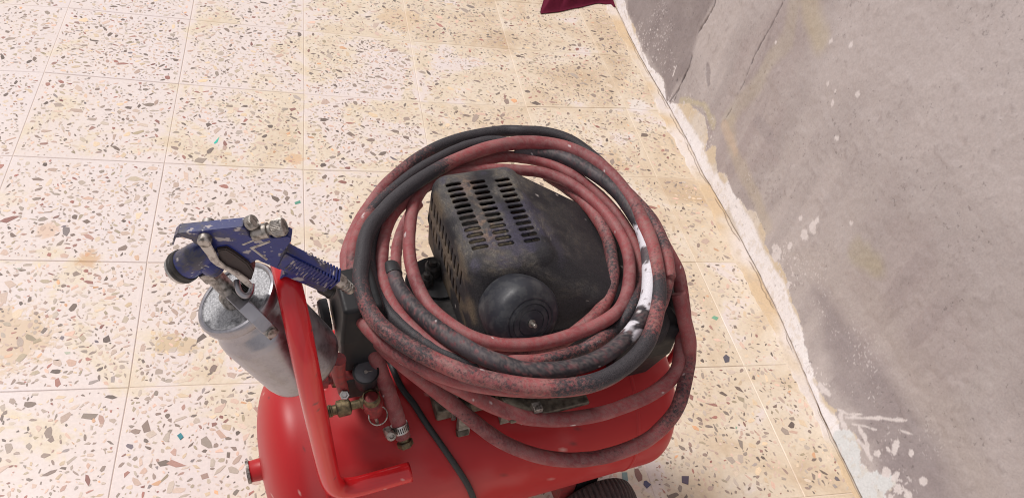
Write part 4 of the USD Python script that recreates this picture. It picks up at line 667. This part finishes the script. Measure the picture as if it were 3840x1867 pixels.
# ------------------------------------------------------------ spray gun hanging on the handle
GO, GU, GW, GN = V(*(0.520129,-1.540709,0.624046)), V(*(-0.850154,0.108235,-0.515289)), V(*(0.518227,-0.001149,-0.855243)), V(*(-0.093160,-0.994125,-0.055113))
GR = np.array([GU, GW, GN])
def gw(p, h=0.0): p = np.asarray(p, float); return GO + p[0] * GU + p[1] * GW + h * GN
SG = thing('spray_gun', 'dirty blue paint spray gun with an aluminium suction cup, hooked over the red handle', 'spray gun', GO)
def bluecol(v, chips=.5, seed=0):
    c = np.tile(V(.009, .016, .108), (len(v), 1)); n = vnoise(v, 45, 80 + seed, 4); m = vnoise(v, 130, 81 + seed, 3); g = vnoise(v, 420, 82 + seed, 2)
    c = mixc(c, V(.020, .021, .065), sstep(.46, .62, n)); c = mixc(c, V(.06, .052, .05), sstep(.50, .62, n * .6 + g * .4) * .6)
    c = mixc(c, V(.34, .30, .29), sstep(.71 - .12 * chips, .73 - .12 * chips, m * .8 + g * .2) * .9); c = mixc(c, V(.5, .5, .55), sstep(.80, .82, g) * .7)
    return c
def densify(mesh, L=.0025):
    v, f = mesh
    m_ = trimesh.Trimesh(v, f, process=True)
    v, f = trimesh.remesh.subdivide_to_size(m_.vertices, m_.faces, L, max_iter=12); return v, f
def blue(name, mesh, chips=.5, seed=0, smooth=40, parent=SG, melt=0):
    v, f = densify(mesh, .0014 if melt else .0025)
    if melt:
        mm = trimesh.Trimesh(v, f, process=True); trimesh.smoothing.filter_taubin(mm, iterations=melt); v, f = np.array(mm.vertices), np.array(mm.faces); smooth = 80
    m_ = trimesh.graph.smooth_shade(trimesh.Trimesh(v, f, process=True), angle=math.radians(smooth))
    return obj(parent, name, (np.array(m_.vertices), np.array(m_.faces)), 'blue_paint', col=bluecol(np.array(m_.vertices), chips, seed))
def gslab(poly, h0, h1, rd=.002, steps=3): return slab(GR, GO, poly, h0, h1, rd, steps)
BODY = Polygon([(0.006119,-0.08936),(0.002846,-0.09627),(-0.004012,-0.1029),(-0.01091,-0.1061),(-0.0387,-0.09838),(-0.06592,-0.09057),(-0.06755,-0.08547),(-0.06519,-0.07615),(-0.07308,-0.07857),(-0.0809,-0.07432),(-0.08045,-0.06853),(-0.08618,-0.06671),(-0.09393,-0.06473),(-0.09591,-0.05969),(-0.09265,-0.05467),(-0.08175,-0.04717),(-0.0754,-0.04293),(-0.06231,-0.02274),(-0.05063,-0.04467),(-0.04976,-0.04418),(-0.04307,-0.04318),(-0.03632,-0.04299),(-0.03514,-0.05207),(-0.034,-0.05979),(-0.02832,-0.06829),(-0.0176,-0.08015),(-0.01354,-0.08659),(-0.01399,-0.09169),(-0.01039,-0.09632),(-0.006343,-0.09739),(0.001564,-0.09037)]).buffer(-.0019).exterior.coords
blue('body', gslab(BODY, -.0058, .0058, .0005, 1), .55, melt=14)
GRIP = Polygon([(-0.08154,-0.0539),(-0.0836,-0.04712),(-0.1052,0.003793),(-0.1045,0.01034),(-0.09656,0.01719),(-0.09101,0.0155),(-0.0863,0.02044),(-0.08075,0.02326),(-0.07667,0.01684),(-0.06727,-0.001671),(-0.06053,-0.01342),(-0.04877,-0.01025),(-0.04806,-0.01231),(-0.05624,-0.01966),(-0.06186,-0.02339),(-0.05726,-0.03298)]).buffer(-.0026).exterior.coords
blue('grip', gslab(GRIP, -.0072, .0072, .002, 1), .75, 5, melt=20)
g0, g1 = V(*[(-0.07603,-0.03136)][0]), V(*[(-0.09796,0.01256)][0]); gd = (g1 - g0) / np.linalg.norm(g1 - g0); gp = V(-gd[1], gd[0])
for k in range(15):
    c = g0 + (g1 - g0) * (k / 14.0) * .96; u3 = gd[0] * GU + gd[1] * GW; w3 = gp[0] * GU + gp[1] * GW
    blue('grip_ridge', rbox(np.array([u3, w3, GN]), gw(c), V(-.0011, -.0086, -.0080), V(.0011, .0086, .0082), .0012, 6), .5, 6)
CHEV = [(-0.05501,-0.06409),(-0.07559,-0.06514),(-0.07511,-0.06268),(-0.05774,-0.06129),(-0.06097,-0.04437),(-0.05872,-0.04338)]
obj(SG, 'chevron_rib', gslab(CHEV, .0050, .0066, .0006, 1), 'trigger_metal')
obj(SG, 'chevron_rib', gslab([(-0.05118,-0.07046),(-0.07363,-0.07247),(-0.07329,-0.07111),(-0.05184,-0.06862)], .0050, .0065, .0005, 1), 'trigger_metal')
# barrel with the air cap
bo = V(*[(0.0159,-0.06122)][0]); bq = V(*[(-0.01838,-0.07046)][0]); bd = (bo - bq) / np.linalg.norm(bo - bq); blen = np.linalg.norm(bo - bq); B3 = bd[0] * GU + bd[1] * GW
bk = gw(bq)
BA = blue('barrel', lathe(bk, B3, [(0, -.012), (.0085, -.010), (.0110, -.002), (.0128, .006), (.0140, .016), (.0144, blen - .004), (.0140, blen - .001), (0, blen - .001)], 48), .45, 2)
obj(SG, 'retaining_ring', lathe(bk, B3, [(.0138, blen - .005), (.0154, blen - .004), (.0158, blen - .002), (.0153, blen), (.0158, blen + .0010), (.0158, blen + .0032), (.0149, blen + .0045), (.012, blen + .0048)], 56), 'dark_metal')
AP = obj(SG, 'air_cap', lathe(bk, B3, [(.0136, blen + .003), (.0142, blen + .0050), (.0142, blen + .0080), (.0132, blen + .0092), (.0100, blen + .0098), (.006, blen + .0098), (.0055, blen + .011), (.002, blen + .011), (0, blen + .0108)], 48), 'brushed_steel')
blue('fluid_boss', lathe(bk + B3 * .012, V(0, 0, 0) + GW * .92 - B3 * .2, [(.0, 0), (.0125, 0), (.0125, .016), (.0105, .021), (0, .021)], 32), .5, 4)
# knobs
for px, rr, ln, tail in (([(-0.06183,-0.08435),(-0.06991,-0.08587)], .0064, .0085, .016), ([(-0.07242,-0.07215),(-0.0877,-0.07089)], .0082, .0125, .018)):
    a0, a1 = V(*px[0]), V(*px[1]); ad = (a1 - a0) / np.linalg.norm(a1 - a0); A3 = ad[0] * GU + ad[1] * GW; o3 = gw(a1)
    obj(SG, 'knob_stem', lathe(o3, A3, [(0, -tail - .006), (rr * .85, -tail - .006), (rr * .85, -tail * .55), (rr * .62, -tail * .5), (rr * .62, 0), (0, 0)], 24), 'dirty_nickel')
    kk = 72; v, f = lathe(o3, A3, [(0, -ln * .45), (rr * .86, -ln * .45), (rr, -ln * .3), (rr, ln * .3), (rr * .88, ln * .42), (rr * .7, ln * .46), (rr * .66, ln * .40), (0, ln * .40)], kk)
    dl = v - o3; hh = dl @ A3; rad = dl - hh[:, None] * A3; idx = np.arange(len(v)) % kk
    v = v - rad * np.where((idx % 2 == 0) & (np.linalg.norm(rad, axis=1) > rr * .95), .06, 0)[:, None]
    obj(SG, 'adjusting_knob', (v, f), 'dirty_nickel', smooth=25)
# trigger: bright side plates and the dark channel between them
TP = [(-0.02431,-0.09323),(-0.02806,-0.0956),(-0.03292,-0.09341),(-0.03259,-0.08732),(-0.02958,-0.07552),(-0.02631,-0.06576),(-0.02686,-0.05572),(-0.03225,-0.04503),(-0.0341,-0.03341),(-0.03308,-0.02472),(-0.02907,-0.02014),(-0.02736,-0.02677),(-0.0262,-0.04307),(-0.02384,-0.05127),(-0.01974,-0.06132),(-0.01923,-0.06843),(-0.02109,-0.0766),(-0.02235,-0.08598)]
TG = obj(SG, 'trigger', gslab(TP, .0100, .0122, .0008, 2), 'trigger_metal')
TBL = [(-0.03038,-0.07585),(-0.03887,-0.07421),(-0.04161,-0.06571),(-0.04454,-0.04894),(-0.04244,-0.03696),(-0.03374,-0.0277),(-0.02956,-0.03086),(-0.02894,-0.042),(-0.02473,-0.05338),(-0.02417,-0.06289)]
obj(SG, 'trigger_channel', gslab(TBL, -.004, .0090, .002, 2), 'trigger_dark')
tpv = gw([(-0.02896,-0.09073)][0], .012)
obj(SG, 'trigger_pivot', lathe(tpv, GN, [(0, -.024), (.0058, -.024), (.0058, .0006), (.0046, .0018), (0, .0020)], 28), 'dirty_nickel')
# suction tube, nut and lid yoke on the cup's axis
LH = .0412
def cuplathe(prof, k=96): return lathe(GO, GW, prof, k)
t0 = V(*[(-0.0004635,-0.04816)][0]); tt = -t0[1]
obj(SG, 'suction_tube', cuplathe([(0, -tt), (.0072, -tt), (.0072, -tt + .004), (.0066, -tt + .005), (.0066, -.040), (.0082, -.039), (.0082, -.014), (.0130, -.012), (.0140, -.004), (.0140, .001), (0, .001)], 30), 'dirty_nickel')
obj(SG, 'red_washer', cuplathe([(.0068, -tt + .0035), (.0080, -tt + .004), (.0080, -tt + .008), (.0068, -tt + .0085)], 30), 'dull_red')
obj(SG, 'hex_nut', cuplathe([(.0070, -.052), (.0102, -.051), (.0108, -.0495), (.0108, -.041), (.0102, -.0395), (.0070, -.039)], 6), 'dirty_nickel', smooth=20)
obj(SG, 'cup_lid', cuplathe([(0, -.0020), (.012, -.0022), (LH - .0052, -.0022), (LH - .0046, -.0030), (LH - .0030, -.0042), (LH - .0006, -.0036), (LH, -.0018), (LH, .0045), (LH - .0008, .0062), (LH - .003, .0065)]), 'cast_lid')
obj(SG, 'lid_rim', cuplathe([(LH - .0044, -.0040), (LH - .0030, -.0050), (LH - .0008, -.0043), (LH + .0007, -.002), (LH + .0007, .0050), (LH - .0006, .0070)]), 'aluminium')
CUPH = .121
cup_prof = [(LH - .0045, .004), (LH - .0040, .012), (LH - .0030, .018), (LH - .0005, .024), (LH + .0022, .031), (LH + .0032, .039), (LH + .0032, CUPH - .012), (LH + .002, CUPH - .004), (LH - .001, CUPH), (0, CUPH)]
cup_prof2 = []
for (ra, ha), (rb, hb) in zip(cup_prof[:-1], cup_prof[1:]):
    for t in np.linspace(0, 1, 5, endpoint=False): cup_prof2.append((ra + (rb - ra) * t, ha + (hb - ha) * t))
cvv, cff = cuplathe(cup_prof2 + [cup_prof[-1]], 96)
dl = cvv - GO; ax_h = dl @ GW; rad = dl - ax_h[:, None] * GW
cvv = cvv + rad * ((vnoise(cvv, 30, 91, 2) - .5) * .03)[:, None]
obj(SG, 'cup', (cvv, cff), 'aluminium', smooth=50)
# yoke across the lid with its cam lever and the lug it hooks on
Y0 = V(*[(-0.002803,-0.014,-0.002609)][0]); Y1 = V(*[(-0.04281,-0.006,0.04568)][0]); ydir = Y1 - Y0; ydir[1] = 0; ydir /= np.linalg.norm(ydir)
yw = np.cross(ydir, V(0, 1, 0))
def g3(p): return GO + np.asarray(p, float) @ GR
def ybar(pts, w=.0055, t=.0016):
    vs = []
    for a, b in zip(pts[:-1], pts[1:]):
        vs.append(Manifold.batch_hull([ball(.0011, 8).translate(tuple(map(float, p + yw * s * w + V(0, 1, 0) * e))) for p in (a, b) for s in (-1, 1) for e in (-t, t)]))
    m = vs[0]
    for x in vs[1:]: m = m + x
    v, f = arr(m); return g3(v), f
def on(s, h): return ydir * s + V(0, 1, 0) * (-h)
YK = obj(SG, 'yoke', ybar([on(-.048, -.008), on(-.044, .002), on(-.030, .011), on(0, .0145), on(.030, .011), on(.044, .002), on(.048, -.010)]), 'aluminium')
obj(YK, 'hook', ybar([on(.046, -.006), on(.0495, -.017), on(.0465, -.022)], .0050, .0015), 'dirty_nickel')
obj(YK, 'hook', ybar([on(-.046, -.006), on(-.0495, -.017), on(-.0465, -.022)], .0050, .0015), 'dirty_nickel')
for s in (-1, 1): obj(SG, 'lug', lathe(g3(on(s * .044, -.016)), g3(ydir * s) - GO, [(0, 0), (.0035, 0), (.0035, .006), (.0048, .0065), (.0048, .008), (0, .0082)], 16), 'dirty_nickel')
lv = [np.array(p) for p in [(-0.01969,-0.03,0.005791)] + [(-0.02033,-0.026,0.01521)] + [(-0.02464,-0.021,0.02003)] + [(-0.02759,-0.018,0.01509),(-0.02711,-0.018,0.004672)]]
obj(SG, 'cam_lever', (lambda m: (g3(m[0]), m[1]))(tube(smooth_line(spline(lv, .002), 4), .0030, 12)), 'aluminium')
obj(SG, 'cam_spring', cat_mesh([lathe(g3(np.array([(-0.01854,-0.016,0.00614)][0])), g3(yw) - GO, [(.0060, -.009 + .0036 * k), (.0085, -.008 + .0036 * k), (.0085, -.0065 + .0036 * k), (.0060, -.0055 + .0036 * k)], 24) for k in range(4)]), 'dark_metal')
# hose nipple and lower air valve at the grip's foot
n0, n1 = V(*[(-0.09859,0.009357)][0]), V(*[(-0.1009,0.02276)][0]); nd = (n1 - n0) / np.linalg.norm(n1 - n0); N3 = nd[0] * GU + nd[1] * GW
obj(SG, 'hose_nipple', lathe(gw(n0), N3, [(0, 0), (.0068, 0), (.0068, .009), (.0055, .0095), (.0055, .012), (.0062, .0125), (.0050, .0155), (.0060, .016), (.0048, .019), (.0058, .0195), (.0046, .024), (0, .024)], 20), 'dirty_nickel')
n0, n1 = V(*[(-0.07972,0.01647)][0]), V(*[(-0.08307,0.02525)][0]); nd = (n1 - n0) / np.linalg.norm(n1 - n0); N3 = nd[0] * GU + nd[1] * GW
obj(SG, 'air_valve', lathe(gw(n0), N3, [(0, 0), (.0062, 0), (.0062, .010), (.0068, .0105), (.0068, .0125), (.0055, .0135), (0, .0135)], 20), 'dark_metal')
